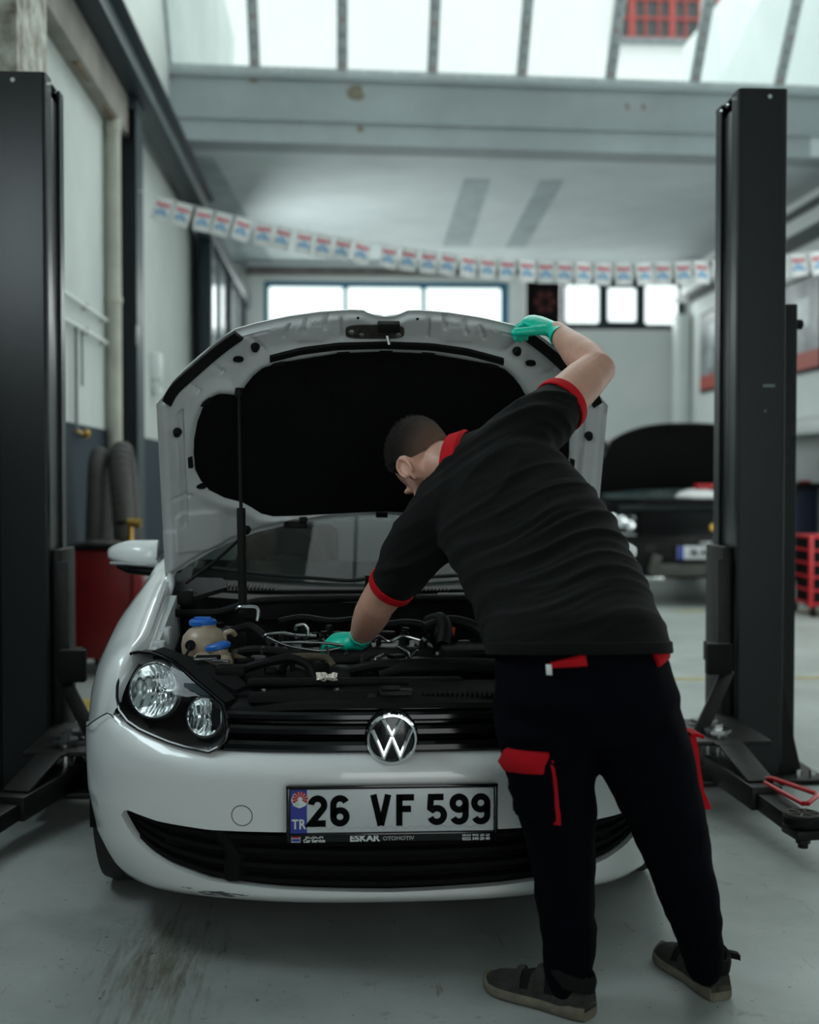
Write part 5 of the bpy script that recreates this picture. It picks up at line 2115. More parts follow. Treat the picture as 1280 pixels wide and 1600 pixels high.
gb.grid([[(BX + x, 9.15, .95) for x in (-.75, 0, .75)], [(BX + x, 10.0, .9) for x in (-.75, 0, .75)]])
go = gb.build('grille', M['matt_black'], bc)
g.build('grille_bars', M['gloss_black'], go)
MB().lathe([(0, -.005), (.035, -.005), (.04, .0), (.04, .03), (0, .03)], (BX + .09, 8.995, .78), (0, 1, 0), 16).build('badge', M['brass'], go)
sk = MB()
sk.box((BX, 8.985, .36), (1.1, .06, .13), rot=Matrix.Rotation(-.25, 3, 'X'), bev=.02).box((BX - .50, 8.985, .42), (.10, .06, .20), rot=Matrix.Rotation(.25, 3, 'Y'), bev=.02).box((BX + .50, 8.985, .42), (.10, .06, .20), rot=Matrix.Rotation(-.25, 3, 'Y'), bev=.02)
sk.build('skid_plate', material('dusty_skid', (.06, .06, .052), .7, noise_amt=.3), bc)
npl = MB().box((BX, 8.97, .536), (.56, .02, .13), bev=.004).build('license_plate', M['plate_white'], bc)
MB().box((BX - .25, 8.957, .536), (.055, .006, .13)).build('country_band', M['plate_blue'], npl)
text_mesh('06 AGN 88', .10, M['ink'], 'plate_text', npl, (BX + .03, 8.957, .536), bold=.003, sx=.78)
MB().box((BX + .0, 8.96, .63), (.12, .03, .03), bev=.01).build('plate_lamp', M['silver'], npl)
# bonnet
hd2 = MB()
ha = math.radians(56)


def b2(u, t, w_=0.0):
    L_ = .84 * t
    return V(BX + u, 10.03 - L_ * math.cos(ha) + .0, 1.10 + L_ * math.sin(ha)) + V(0, -math.sin(ha), -math.cos(ha)) * (-.10 * (1 - (u / .84) ** 2) + .05 * max(0, t - .8) / .2 + w_)


us = np.linspace(-1, 1, 25)
A_, B_ = [], []
for t in np.linspace(0, 1, 13):
    hw = .88 - .10 * t ** 3
    tt = t
    A_.append([b2(u * hw, tt * (1 - .22 * abs(u) ** 3.5), 0) for u in us])
    B_.append([b2(u * hw, tt * (1 - .22 * abs(u) ** 3.5), -.03) for u in us])
hd2.grid(A_)
hd2.grid(B_, flip=True)
hd2.grid([A_[-1], B_[-1]])
hd2.grid([[r[0] for r in A_], [r[0] for r in B_]])
hd2.grid([[r[-1] for r in A_], [r[-1] for r in B_]])
hd2.build('bonnet', M['matt_black'], bc)
w_ = MB()
w_.grid([[(BX + hw * u, y + .12 * u * u, z) for u in np.linspace(-1, 1, 13)] for y, z, hw in ((10.12, 1.10, .80), (10.45, 1.40, .72), (10.76, 1.66, .63))])
w_.build('windscreen', M['glass'], bc)
MB().box((BX, 10.6, 1.0), (1.5, .5, .3), bev=.05).build('dashboard', M['grey_steel'], bc)
MB().box((BX, 10.1, 1.02), (1.6, .2, .06), bev=.02).build('cowl', M['black_plastic'], bc)
rg2 = MB()
random.seed(9)
rg2.loft([[V(BX + .12 + rx * math.cos(a) * (1 + .15 * math.sin(3 * a)), 9.60 + .11 * q * math.sin(a), 1.055 + h) for a in np.linspace(0, 2 * math.pi, 25)[:-1]] for rx, q, h in ((.20, 1, 0), (.24, 1.1, .02), (.19, .9, .07), (.10, .5, .10), (.005, .02, .10))])
tag(rg2.build('cloth', M['paper']), 'white cloth bundle lying in the open engine bay of the black car', 'cloth')
tr_ = MB()
tr_.box((BX + .1, 9.6, 1.02), (1.2, .5, .05), bev=.02)
tr_.build('engine_cover', M['black_plastic'], bc)
rp_ = MB()
rp_.box((BX + .16, 9.58, 1.185), (.20, .10, .05), rot=RZ(.3), bev=.015)
bx_ = rp_.build('packet', M['red_ink'])
tag(bx_, 'small red packet with a yellow end on the white cloth bundle', 'packet')
MB().box((BX + .26, 9.612, 1.185), (.04, .105, .053), rot=RZ(.3), bev=.015).build('end_band', M['brass'], bx_)

# ================================================================ BACK AND RIGHT SIDE
dk = thing('dark_panel', (3.3, 17.97, 4.2), 'dark square panel with a faint red round motif left of the dark framed lights', 'panel')
MB().box((3.29, 17.96, 4.22), (.58, .05, .84), bev=.01).build('board', M['matt_black'], dk)
mo = MB()
for k in range(6):
    a = k * math.pi / 3
    mo.prism([(3.32 + .05 * math.cos(a), 17.932, 4.25 + .05 * math.sin(a)), (3.32 + .19 * math.cos(a - .3), 17.932, 4.25 + .19 * math.sin(a - .3)), (3.32 + .19 * math.cos(a + .35), 17.932, 4.25 + .19 * math.sin(a + .35))], (0, .006, 0))
mo.build('motif', material('dull_red', (.10, .012, .012), .7), dk)
structure(MB().cyl((5.62, 17.75, 0), (5.62, 17.75, 4.02), .15, n=32).build('trim_11', M['wall_plain']))
structure(MB().box((2.84, 17.9, 4.2), (.26, .2, 1.0)).build('trim_12', M['wall_plain']))
rb = thing('roof_beam', (5.6, 14.5, 4.4), 'white painted steel beam with dark edges along the right wall', 'beam')
MB().box((5.62, 14.0, 4.40), (.10, 7.4, .26)).build('web', M['white_metal'], rb)
for z in (4.25, 4.55):
    MB().box((5.60, 14.0, z), (.30, 7.4, .05)).build('flange', M['blue_steel'], rb)


def poster(y0, y1, z0, z1, label, kind):
    t = thing('poster', (5.75, (y0 + y1) / 2, z0), label, 'poster')
    x = 5.755
    MB().box((x, (y0 + y1) / 2, (z0 + z1) / 2), (.03, y1 - y0, z1 - z0), bev=.004).build('frame', M['post_dark'], t)
    fx = x - .018
    MB().box((fx, (y0 + y1) / 2, (z0 + z1) / 2 + .1), (.006, y1 - y0 - .10, z1 - z0 - .30)).build('picture', material('poster_picture', (.36, .38, .40), .4, noise_amt=.7, noise_scale=2.2, color2=(.10, .11, .12)), t)
    MB().box((fx - .001, (y0 + y1) / 2, z0 + .16), (.006, y1 - y0 - .10, .22)).build('red_strip', material('poster_red', (.42, .07, .05), .5), t)
    m = MB()
    if kind:
        m.lathe([(0, -.004), (.20, -.004), (.20, 0), (.13, 0), (.13, -.006), (0, -.006)], (fx - .004, (y0 + y1) / 2, (z0 + z1) / 2 + .22), (1, 0, 0), 24)
        m.lathe([(0, -.004), (.17, -.004), (.17, 0)], (fx - .004, (y0 + y1) / 2 + .1, (z0 + z1) / 2 - .12), (1, 0, 0), 24)
    else:
        m.box((fx - .003, (y0 + y1) / 2, (z0 + z1) / 2 + .15), (.004, .5, .35))
    m.build('picture_motif', M['alu_frame'], t)


poster(15.7, 17.1, 2.65, 3.95, 'framed poster of pale round metal parts over a red strip, near the back corner', 1)
poster(11.9, 13.2, 2.60, 3.84, 'framed grey poster with a red block, on the right wall beside the lift post', 0)
cy = thing('wall_canopy', (5.5, 12, 1.75), 'white shelf canopy projecting from the right wall above the tool bench', 'shelf')
MB().box((5.45, 11.8, 1.95), (.62, 3.2, .04), bev=.006).build('top', M['white_metal'], cy)
MB().box((5.16, 11.8, 1.86), (.04, 3.2, .18), bev=.006).build('front_edge', M['white_metal'], cy)
wbn = thing('workbench', (5.5, 13.0, 0), 'dark workbench with navy cabinets against the right wall', 'workbench')
MB().box((5.51, 13.1, 1.18), (.50, 2.4, .06), bev=.008).build('worktop', M['post_dark'], wbn)
M['navy_box'] = material('navy_cabinet', (.012, .018, .05), .4)
for k in range(3):
    d_ = MB().box((5.53, 12.35 + .76 * k, .63), (.44, .74, 1.02), bev=.01).build('cabinet', M['navy_box'], wbn)
    MB().box((5.30, 12.35 + .76 * k, .95), (.02, .3, .02)).build('handle', M['silver'], d_)
MB().box((5.54, 13.1, .06), (.40, 2.3, .12)).build('plinth', M['matt_black'], wbn)
ct = thing('carton', (5.40, 12.0, 1.21), 'white carton with a pink print standing on the workbench', 'carton')
MB().box((5.40, 12.02, 1.41), (.16, .10, .38), bev=.004).build('box', M['paper'], ct)
MB().box((5.39, 11.968, 1.42), (.09, .004, .13)).build('print', material('pink_print', (.6, .2, .22), .6), ct)
MB().box((5.58, 12.0, 1.226), (.14, .10, .03), bev=.006).build('lid', M['red_ink'], ct)
gc = thing('green_can', (4.6, 8.75, 0), 'green canister standing in front of the navy cabinets', 'canister')
MB().box((4.56, 8.95, .48), (.16, .16, .36), bev=.03, seg=3).build('body', M['green'], gc)
MB().cyl((4.56, 8.95, .66), (4.56, 8.95, .70), .03, n=16).build('cap', M['rubber'], gc)
MB().box((4.56, 8.95, .15), (.18, .18, .30), bev=.01).build('stand', M['post_dark'], gc)
rc = thing('red_trolley', (4.35, 8.2, 0), 'red mesh sided tool trolley on castors at the right edge', 'trolley')
for x in (4.14, 4.58):
    for y in (8.0, 8.5):
        MB().box((x, y, .42), (.035, .035, .66), bev=.004).build('upright', M['red_rod'], rc)
for k in range(6):
    MB().box((4.36, 8.25, .12 + .122 * k), (.44, .52, .02), bev=.003).build('shelf', M['red_rod'], rc)
MB().box((4.36, 8.25, .42), (.36, .44, .58)).build('inner_box', M['matt_black'], rc)
for x in (4.17, 4.55):
    for y in (8.02, 8.48):
        MB().lathe([(.0, -.015), (.05, -.015), (.05, .015), (0, .015)], (x, y, .05), (1, 0, 0), 16).build('castor', M['rubber'], rc)

# ================================================================ THE MECHANIC
from mathutils.bvhtree import BVHTree

man = thing('person', (0.55, -0.2, 0), 'man in black polo shirt, green gloves and navy trousers leaning into the white car', 'person')

# shared joints
SHR, ELR, WRR = V(.375, .10, 1.40), V(.570, .265, 1.568), V(.500, .505, 1.700)
SHL, ELL, WRL = V(.085, .15, 1.105), V(-.030, .285, .925), V(-.078, .455, .800)
TORSO = [  # x y z, half width, half depth, side direction
    (.428, -.345, .800, .196, .142, (1, .05, .10)),
    (.414, -.310, .850, .198, .140, (1, .05, .12)),
    (.402, -.200, .954, .200, .142, (1, 0, .20)),
    (.373, -.095, 1.053, .198, .142, (.95, 0, .35)),
    (.322, -.005, 1.155, .192, .135, (.85, 0, .55)),
    (.262, .065, 1.236, .178, .122, (.75, 0, .68)),
    (.212, .110, 1.283, .135, .098, (.72, 0, .70)),
    (.172, .140, 1.312, .078, .068, (.70, 0, .72)),
]


def torso_rings(k, first=0):
    P = [V(*t[:3]) for t in TORSO]
    out = []
    A = spline([list(t[:5]) + list(t[5]) for t in TORSO[first:]], 4)
    Q = [V(*a[:3]) for a in A]
    for i, a in enumerate(A):
        ax = Q[min(i + 1, len(Q) - 1)] - Q[max(i - 1, 0)]
        out.append(ring(Q[i], ax, a[5:8], a[3] + k, a[4] + k, 36, 2.25))
    return out


# head frame: up (crown), face, left ear
HC_ = V(.103, .205, 1.309)
HU = V(-.61, .64, .48).normalized()
HF = V(-.09, .56, -.83)
HF = (HF - HU * HF.dot(HU)).normalized()
HL_ = HU.cross(HF)
HR = Matrix((HL_, HF, HU)).transposed()      # local x = left, y = face, z = up
KS = .99


def hp(l, f, u):
    return HC_ + HR @ (V(l, f, u) * KS)


LEGL = [(.335, -.300, .760, .118, .128), (.334, -.315, .715, .112, .125), (.352, -.285, .614, .106, .115), (.380, -.240, .483, .092, .100), (.400, -.210, .352, .077, .088), (.412, -.200, .195, .067, .078), (.414, -.195, .075, .057, .068)]
LEGR = [(.510, -.300, .765, .118, .128), (.540, -.315, .715, .115, .125), (.582, -.285, .611, .108, .115), (.637, -.235, .477, .093, .100), (.686, -.195, .341, .078, .088), (.736, -.175, .178, .062, .074), (.752, -.170, .095, .048, .060)]


def hand(mb, W, d, n, s, curls, k=1.0, grow=0.0, thumb_curl=.5):
    d, n, s = d.normalized(), n.normalized(), s.normalized()
    q = [(W - d * .012, .029, .021), (W + d * .012, .031, .021), (W + d * .040, .040, .019), (W + d * .070, .043, .017), (W + d * .090, .041, .013)]
    limb(mb, [(*p, a * k + grow, b_ * k + grow) for p, a, b_ in q], s, 20)
    for off, L_, r, cu in ((.031, .070, .0100, 0), (.0105, .079, .0102, 1), (-.0105, .074, .0098, 2), (-.030, .058, .0088, 3)):
        c = curls[cu]
        p = W + d * (.086 - abs(off) * .15) + s * off
        dd = (d + s * (off * 2.2)).normalized()
        pts = [(*p, (r + .0006) * k + grow)]
        ang = 0
        for fr, da in ((.46, c[0]), (.30, c[1]), (.24, c[2])):
            ang += da
            v = dd * math.cos(ang) - n * math.sin(ang)
            p = p + v * (L_ * fr)
            r *= .93
            pts.append((*p, r * k + grow))
        limb(mb, pts, s, 12)
    p = W + d * .018 + s * .026
    v = (d * .62 + s * .78 - n * .18).normalized()
    pts = [(*p, .0145 * k + grow)]
    for L_, t in ((.040, 0), (.030, thumb_curl), (.024, thumb_curl * 2)):
        vv = (v + d * (.55 * t) - s * (.25 * t) - n * (.35 * t)).normalized()
        p = p + vv * L_
        pts.append((*p, (.0122 - .001 * t) * k + grow))
    limb(mb, pts, n, 12)


DR = V(-.76, .46, .40)
NR = V(.20, -.42, .85)
NR = NR - DR * NR.dot(DR) / DR.length_squared
SR = NR.cross(DR)
DL = V(-.84, .50, -.02)
NL = V(-.05, -.30, .95)
NL = NL - DL * NL.dot(DL) / DL.length_squared
SL = DL.cross(NL)
CR = [(.75, .75, .5), (.8, .85, .6), (.85, .9, .6), (.9, .9, .6)]
CL = [(.55, .6, .4), (.5, .7, .5), (.55, .8, .5), (.6, .8, .6)]


def arms(mb, g=0.0):
    limb(mb, [(*V(.30, .09, 1.34), .085 + g, .075 + g), (*SHR, .074 + g, .070 + g), (*SHR.lerp(ELR, .45), .063 + g, .063 + g), (*SHR.lerp(ELR, .8), .058 + g, .059 + g), (*ELR, .053 + g, .055 + g), (*ELR.lerp(WRR, .22), .054 + g, .052 + g), (*ELR.lerp(WRR, .45), .049 + g, .047 + g), (*ELR.lerp(WRR, .8), .036 + g, .033 + g), (*WRR, .032 + g, .025 + g)], (0, -.3, 1))
    limb(mb, [(*V(.16, .12, 1.18), .09 + g, .08 + g), (*SHL, .070 + g, .066 + g), (*SHL.lerp(ELL, .5), .058 + g, .058 + g), (*SHL.lerp(ELL, .85), .053 + g, .053 + g), (*ELL, .050 + g, .050 + g), (*ELL.lerp(WRL, .25), .051 + g, .048 + g), (*ELL.lerp(WRL, .5), .046 + g, .043 + g), (*ELL.lerp(WRL, .82), .035 + g, .031 + g), (*WRL, .031 + g, .025 + g)], (1, 0, 0))


bd = MB()
bd.loft([[p + V(0, .012, 0) for p in r] for r in torso_rings(-.032)])
arms(bd)
hand(bd, WRR, DR, NR, SR, CR, .82)
hand(bd, WRL, DL, NL, SL, CL, .82)
for leg in (LEGL, LEGR):
    limb(bd, [(x, y, z, a * .80, b_ * .80) for x, y, z, a, b_ in leg])
# neck and head
limb(bd, [(*V(.195, .12, 1.29), .070, .066), (*V(.160, .145, 1.318), .064, .064), (*hp(0, -.035, -.095), .060, .062), (*hp(0, -.03, -.05), .058, .060)], HL_)
limb(bd, [(*V(.29, .10, 1.33), .045), (*V(.20, .135, 1.315), .052), (*hp(0, -.03, -.09), .05)], HL_)
bd.ball(hp(0, -.010, .032), (.076 * KS, .100 * KS, .094 * KS), 32, 20, HR)
bd.ball(hp(0, .012, -.020), (.070 * KS, .082 * KS, .085 * KS), 28, 18, HR)
bd.ball(hp(0, .038, -.068), (.056 * KS, .055 * KS, .062 * KS), 24, 16, HR)
bd.ball(hp(0, .074, -.112), (.026 * KS, .022 * KS, .020 * KS), 18, 12, HR)
for sx in (-1, 1):
    bd.ball(hp(sx * .040, .062, -.040), (.026 * KS, .026 * KS, .026 * KS), 16, 10, HR)
    bd.ball(hp(sx * .031, .074, .003), .0148, 16, 10)
    bd.ball(hp(sx * .030, .088, .018), (.026 * KS, .012 * KS, .009 * KS), 16, 10, HR)
    # ear: shell, rim, lobe
    ER = HR @ Matrix.Rotation(sx * -.45, 3, 'Z') @ Matrix.Rotation(.18, 3, 'X')
    bd.ball(hp(sx * .076, -.012, -.006), (.0068, .0180, .0315), 16, 10, ER)
    rim_ = []
    for k in range(13):
        a = math.radians(-60 + 290 * k / 12)
        rim_.append(hp(sx * .080, -.012, -.004) + ER @ V(sx * .008, -.0195 * math.cos(a), .033 * math.sin(a)))
    bd.tube(rim_, .0045, 8)
    bd.ball(hp(sx * .077, -.004, -.038), (.006, .009, .010), 12, 8, ER)
    bd.ball(hp(sx * .074, .007, -.012), (.006, .005, .008), 12, 8, ER)
limb(bd, [(*hp(0, .094, .012), .009, .008), (*hp(0, .099, -.012), .010, .009), (*hp(0, .102, -.030), .012, .010), (*hp(0, .098, -.040), .014, .009)], HL_, 14)
limb(bd, [(*hp(-.022, .088, -.070), .006), (*hp(0, .096, -.067), .0075), (*hp(.022, .088, -.070), .006)], HU, 10)
limb(bd, [(*hp(-.020, .087, -.081), .006), (*hp(0, .094, -.083), .008), (*hp(.020, .087, -.081), .006)], HU, 10)
body = fuse('body', bd, .0048, M['skin'], man, smooth=5)

for sx in (-1, 1):
    e = MB().ball(hp(sx * .031, .0765, -.0045), .0108, 16, 10)
    eo = e.build('eye', M['white_ink'], man)
    MB().ball(hp(sx * .031, .0838, -.008), .0050, 12, 8).build('iris', material('brown_iris', (.05, .03, .015), .2), eo)
    br_ = MB()
    br_.tube([hp(sx * (.012 + .036 * t), .098 - .020 * t * t, .020 + .007 * math.sin(2.2 * t + .4)) for t in np.linspace(0, 1, 9)], [.002, .0036, .0042, .0042, .004, .0036, .003, .0024, .0012], 8, flat=1.2)
    br_.build('eyebrow', M['hair'] if 'hair' in M else material('eyebrow_hair', (.02, .013, .009), .8), man)

# hair: short crop, faded at the sides and nape
m = M['hair'] = material('short_hair', (.016, .011, .008), .75, spec=.25)
nt = m.node_tree
geo = nt.nodes.new('ShaderNodeNewGeometry')
vm = nt.nodes.new('ShaderNodeVectorMath')
vm.operation = 'DOT_PRODUCT'
nt.links.new(geo.outputs['Position'], vm.inputs[0])
fade = fade_dir = (HU * .95 + HF * .30).normalized()
vm.inputs[1].default_value = fade
mr = nt.nodes.new('ShaderNodeMapRange')
c0_ = HC_.dot(fade)
mr.inputs['From Min'].default_value = c0_ - .080
mr.inputs['From Max'].default_value = c0_ + .050
nt.links.new(vm.outputs['Value'], mr.inputs['Value'])
nz = nt.nodes.new('ShaderNodeTexNoise')
nz.inputs['Scale'].default_value = 300
nz.inputs['Detail'].default_value = 3
ad = nt.nodes.new('ShaderNodeMath')
ad.operation = 'MULTIPLY_ADD'
ad.inputs[1].default_value = 1.3
ad.inputs[2].default_value = -.65
nt.links.new(nz.outputs['Fac'], ad.inputs[0])
a2 = nt.nodes.new('ShaderNodeMath')
a2.operation = 'ADD'
a2.use_clamp = True
nt.links.new(mr.outputs[0], a2.inputs[0])
nt.links.new(ad.outputs[0], a2.inputs[1])
mxh = nt.nodes.new('ShaderNodeValToRGB')
mxh.color_ramp.elements[0].color = (.42, .23, .165, 1)
mxh.color_ramp.elements[1].color = (.014, .010, .008, 1)
mxh.color_ramp.elements[1].position = .85
e_ = mxh.color_ramp.elements.new(.30)
e_.color = (.15, .088, .062, 1)
e_ = mxh.color_ramp.elements.new(.60)
e_.color = (.045, .028, .020, 1)
nt.links.new(a2.outputs[0], mxh.inputs['Fac'])
nt.links.new(mxh.outputs['Color'], nt.nodes['Principled BSDF'].inputs['Base Color'])
bh = nt.nodes.new('ShaderNodeBump')
bh.inputs['Strength'].default_value = .8
bh.inputs['Distance'].default_value = .004
nt.links.new(nz.outputs['Fac'], bh.inputs['Height'])
nt.links.new(bh.outputs[0], nt.nodes['Principled BSDF'].inputs['Normal'])
hr = MB()
rows = []
NP_ = 72
for i in range(26):
    t = i / 25
    row = []
    for k in range(NP_ + 1):
        ph = 2 * math.pi * k / NP_           # 0 = face, pi = back
        cf = math.cos(ph)
        # hairline polar angle from the crown
        lim = ip(cf, [(-1, 2.30), (-.75, 2.25), (-.45, 2.05), (-.15, 1.78), (.1, 1.72), (.25, 1.80), (.38, 1.62), (.55, 1.22), (.8, 1.08), (1, 1.06)])
        th = max(.001, t * lim)
        th_r = min(1, (lim - th) / .5)
        thick = .0075 * (th_r ** .6) * (1 if th < 1.25 else max(.25, 1 - (th - 1.25) * 1.6)) - .0008
        dx, dy, dz = math.sin(th) * math.sin(ph), math.sin(th) * cf, math.cos(th)
        p = V(.076 * dx, -.010 + .100 * dy, .032 + .094 * dz)
        # lower back follows the second skull volume
        nrm = V(dx / .076, dy / .1, dz / .094).normalized()
        j = noise.noise(V(dx * 30, dy * 30, dz * 30)) * .0032 * (1 if th < 1.1 else .3)
        p = p + nrm * ((thick + j * min(1, th_r * 3) + .001) / KS)
        row.append(hp(p.x, p.y, p.z))
    rows.append(row)
hr.grid(rows)
random.seed(33)
for q in range(9000):
    i = random.randrange(0, 22)
    k = random.randrange(0, NP_)
    fi, fk = random.random(), random.random()
    p = rows[i][k].lerp(rows[i + 1][k], fi).lerp(rows[i][k + 1].lerp(rows[i + 1][k + 1], fi), fk)
    n_ = (p - hp(0, -.010, .02)).normalized()
    dn = (p - HC_).dot(fade_dir)
    ln_ = .0125 if dn > .045 else (.0065 if dn > .01 else .002)
    fl = (HF * .6 + n_ * .75 + V(random.uniform(-.4, .4), random.uniform(-.4, .4), random.uniform(-.4, .4))).normalized()
    sd_ = fl.cross(n_).normalized() * .0008
    b0 = p - n_ * .0008
    hr.add([b0 - sd_, b0 + sd_, b0 + fl * ln_], [(0, 1, 2)])
hair = hr.build('hair', M['hair'], man, angle=80)

# ---- trousers
tr = MB()
tr.loft([ring(V(.411, -.262, .935), (0, .45, 1), (1, .05, .20), .186, .136, 32), ring(V(.416, -.290, .895), (0, .2, 1), (1, .05, .18), .194, .142, 32), ring(V(.424, -.318, .850), (0, .05, 1), (1, .05, .12), .202, .150, 32), ring(V(.432, -.335, .780), (0, -.05, 1), (1, 0, .03), .212, .158, 32), ring(V(.440, -.325, .715), (0, .1, 1), (1, 0, 0), .205, .145, 32), ring(V(.445, -.315, .665), (0, .1, 1), (1, 0, 0), .15, .11, 32)])
limb(tr, LEGL + [(.414, -.195, .050, .056, .066)], n=28)
limb(tr, LEGR + [(.754, -.170, .075, .048, .058)], n=28)


def tr_folds(co, nr):
    out = np.zeros(len(co))
    for i, p in enumerate(co):
        x, y, z = p
        f = noise.noise(V(x * 5, y * 5, z * 26)) * .005 * max(0, min(1, (.34 - z) / .1 if z < .34 else 0))
        f += noise.noise(V(x * 9 + 3, y * 7, z * 15 + x * 9)) * .0055
        f += noise.noise(V(x * 20, y * 20, z * 30)) * .0018
        out[i] = f
    return out


trousers = fuse('trousers', tr, .0085, M['navy'], man, smooth=8, disp=tr_folds)
dg = bpy.context.evaluated_depsgraph_get()


def tree(o):
    me = o.data
    return BVHTree.FromPolygons([v.co.copy() for v in me.vertices], [tuple(p.vertices) for p in me.polygons])


TB_ = tree(trousers)


def patch(corners, nu, nv, th, name, mat, bvh, d=V(0, 1, 0), lift=.0015, parent=None):
    """a flat piece of cloth of thickness th laid on the surface; corners (x, z) tl, tr, br, bl"""
    A, B_ = [], []
    for j in range(nv + 1):
        ra, rb_ = [], []
        for i in range(nu + 1):
            s, t = i / nu, j / nv
            x = (corners[0][0] * (1 - s) + corners[1][0] * s) * (1 - t) + (corners[3][0] * (1 - s) + corners[2][0] * s) * t
            z = (corners[0][1] * (1 - s) + corners[1][1] * s) * (1 - t) + (corners[3][1] * (1 - s) + corners[2][1] * s) * t
            o_ = V(x, 0, z) - d * 1.2
            hit = bvh.ray_cast(o_, d)
            p = hit[0] if hit[0] is not None else V(x, -.3, z)
            nn = hit[1] if hit[0] is not None else -d
            if nn.dot(d) > 0:
                nn = -nn
            edge = 0 if (i in (0, nu) or j in (0, nv)) else 1
            ra.append(p + nn * (lift + th * (.55 + .45 * edge)))
            rb_.append(p - nn * .006)
        A.append(ra)
        B_.append(rb_)
    mb = MB()
    mb.grid(A)
    mb.grid(B_, flip=True)
    loop = lambda R: R[0] + [r[-1] for r in R[1:]] + R[-1][-2::-1] + [r[0] for r in R[-2:0:-1]]
    la, lb_ = loop(A), loop(B_)
    mb.grid([la + la[:1], lb_ + lb_[:1]])
    return mb.build(name, mat, parent or man)


pk = patch([(.247, .664), (.338, .664), (.366, .500), (.272, .498)], 8, 10, .016, 'cargo_pocket', M['navy'], TB_)
patch([(.244, .667), (.328, .668), (.325, .617), (.240, .613)], 8, 4, .021, 'pocket_flap', M['red_cloth'], TB_, parent=pk)
patch([(.326, .655), (.338, .655), (.367, .492), (.352, .494)], 2, 10, .017, 'pocket_gusset', M['red_cloth'], TB_, parent=pk)
pr = MB()
gp_ = [(.692, -.235, .664), (.700, -.228, .63), (.706, -.225, .585), (.718, -.215, .53), (.738, -.21, .487)]
pr.loft([[V(x - .006, y - .035, z), V(x + .010, y - .03, z), V(x + .012, y + .05, z), V(x - .004, y + .05, z)] for x, y, z in gp_])
pk2 = pr.build('cargo_pocket', M['red_cloth'], man)
pr = MB()
pr.loft([[V(x, -.262, z + .004), V(x, -.262, z - .004), V(x, -.18, z - .006), V(x, -.18, z + .002)] for x, z in ((.690, .668), (.705, .667), (.722, .662))])
pr.build('pocket_flap', M['red_cloth'], pk2)

# ---- shirt
sh = MB()
tr0 = torso_rings(.006, 0)
hm = [ring(V(.415, -.310, .874), (0, .12, 1), (1, .06, .26), .213, .158, 36, 2.2), ring(V(.411, -.278, .905), (0, .5, 1), (1, .04, .22), .211, .154, 36, 2.2)]
sh.loft(hm + tr0[7:])
limb(sh, [(.275, .075, 1.300, .105, .090), (.325, .090, 1.352, .098, .084), (*SHR, .090, .080), (.412, .125, 1.427, .082, .076), (.444, .150, 1.452, .076, .072)], (0, -.3, 1), 28)
limb(sh, [(.200, .080, 1.205, .120, .105), (.150, .105, 1.175, .108, .095), (.085, .15, 1.105, .090, .083), (.045, .185, 1.042, .076, .072), (.014, .216, .990, .064, .064)], (1, 0, 0), 28)
limb(sh, [(.36, .05, 1.36, .06), (.27, .10, 1.315, .075), (.16, .13, 1.22, .075), (.10, .13, 1.13, .06)], (0, 1, 0), 20)


def sh_folds(co, nr):
    out = np.zeros(len(co))
    A = V(-.25, .50, .62).normalized()          # up the back
    Bv = V(.80, .10, .45).normalized()          # across, towards the raised shoulder
    for i in range(len(co)):
        p = V(*co[i])
        a = (p - V(.4, -.2, .95)).dot(A)
        b_ = (p - V(.4, -.2, .95)).dot(Bv)
        w_ = noise.noise(p * 4.0) * .055
        q = a - .45 * b_ * b_ + w_ + .12 * b_
        f = (1 - abs(noise.noise(V(q * 17, b_ * 2.6, .3)))) ** 3 * .010
        f += (1 - abs(noise.noise(V(q * 30 + 7, b_ * 4.5, 1.3)))) ** 3 * .0045
        fade_ = .35 + .65 * max(0, min(1, .5 + 1.1 * math.sin(a * 4.2 + .4)))
        out[i] = (f - .006) * fade_ + noise.noise(p * 7) * .004
    return out


shirt = fuse('shirt', sh, .0075, M['shirt'], man, smooth=9, disp=sh_folds)
SB_ = tree(shirt)
hem = MB()
def hemr(dz, k):
    return ring(V(.415, -.310 + dz * .3, .871 + dz), (0, .12, 1), (1, .06, .26), .213 + k, .158 + k, 40, 2.2)


hem.loft([hemr(.024, -.001), hemr(.022, .0015), hemr(.002, .002), hemr(-.002, .0005), hemr(-.001, -.006)], caps=False)
hem.build('shirt_hem', M['shirt'], man)


def cuff(c, ax, side, a, b_, w_, name='sleeve_cuff'):
    mb = MB()
    ax = Vector(ax).normalized()
    c = Vector(c)
    R_ = [ring(c - ax * w_, ax, side, a + .001, b_ + .001, 36), ring(c - ax * w_ * .9, ax, side, a + .0045, b_ + .0045, 36), ring(c + ax * 0, ax, side, a + .0035, b_ + .0035, 36), ring(c + ax * .004, ax, side, a + .001, b_ + .001, 36), ring(c + ax * .002, ax, side, a - .005, b_ - .005, 36), ring(c - ax * w_, ax, side, a - .006, b_ - .006, 36)]
    mb.loft(R_, caps=False)
    return mb.build(name, M['red_cloth'], man)


axr = (ELR - SHR).normalized()
cuff(V(.463, .170, 1.470), axr, (0, -.3, 1), .0735, .071, .024)
axl = (ELL - SHL).normalized()
cuff(V(.003, .229, .972), axl, (1, 0, 0), .061, .0615, .020)
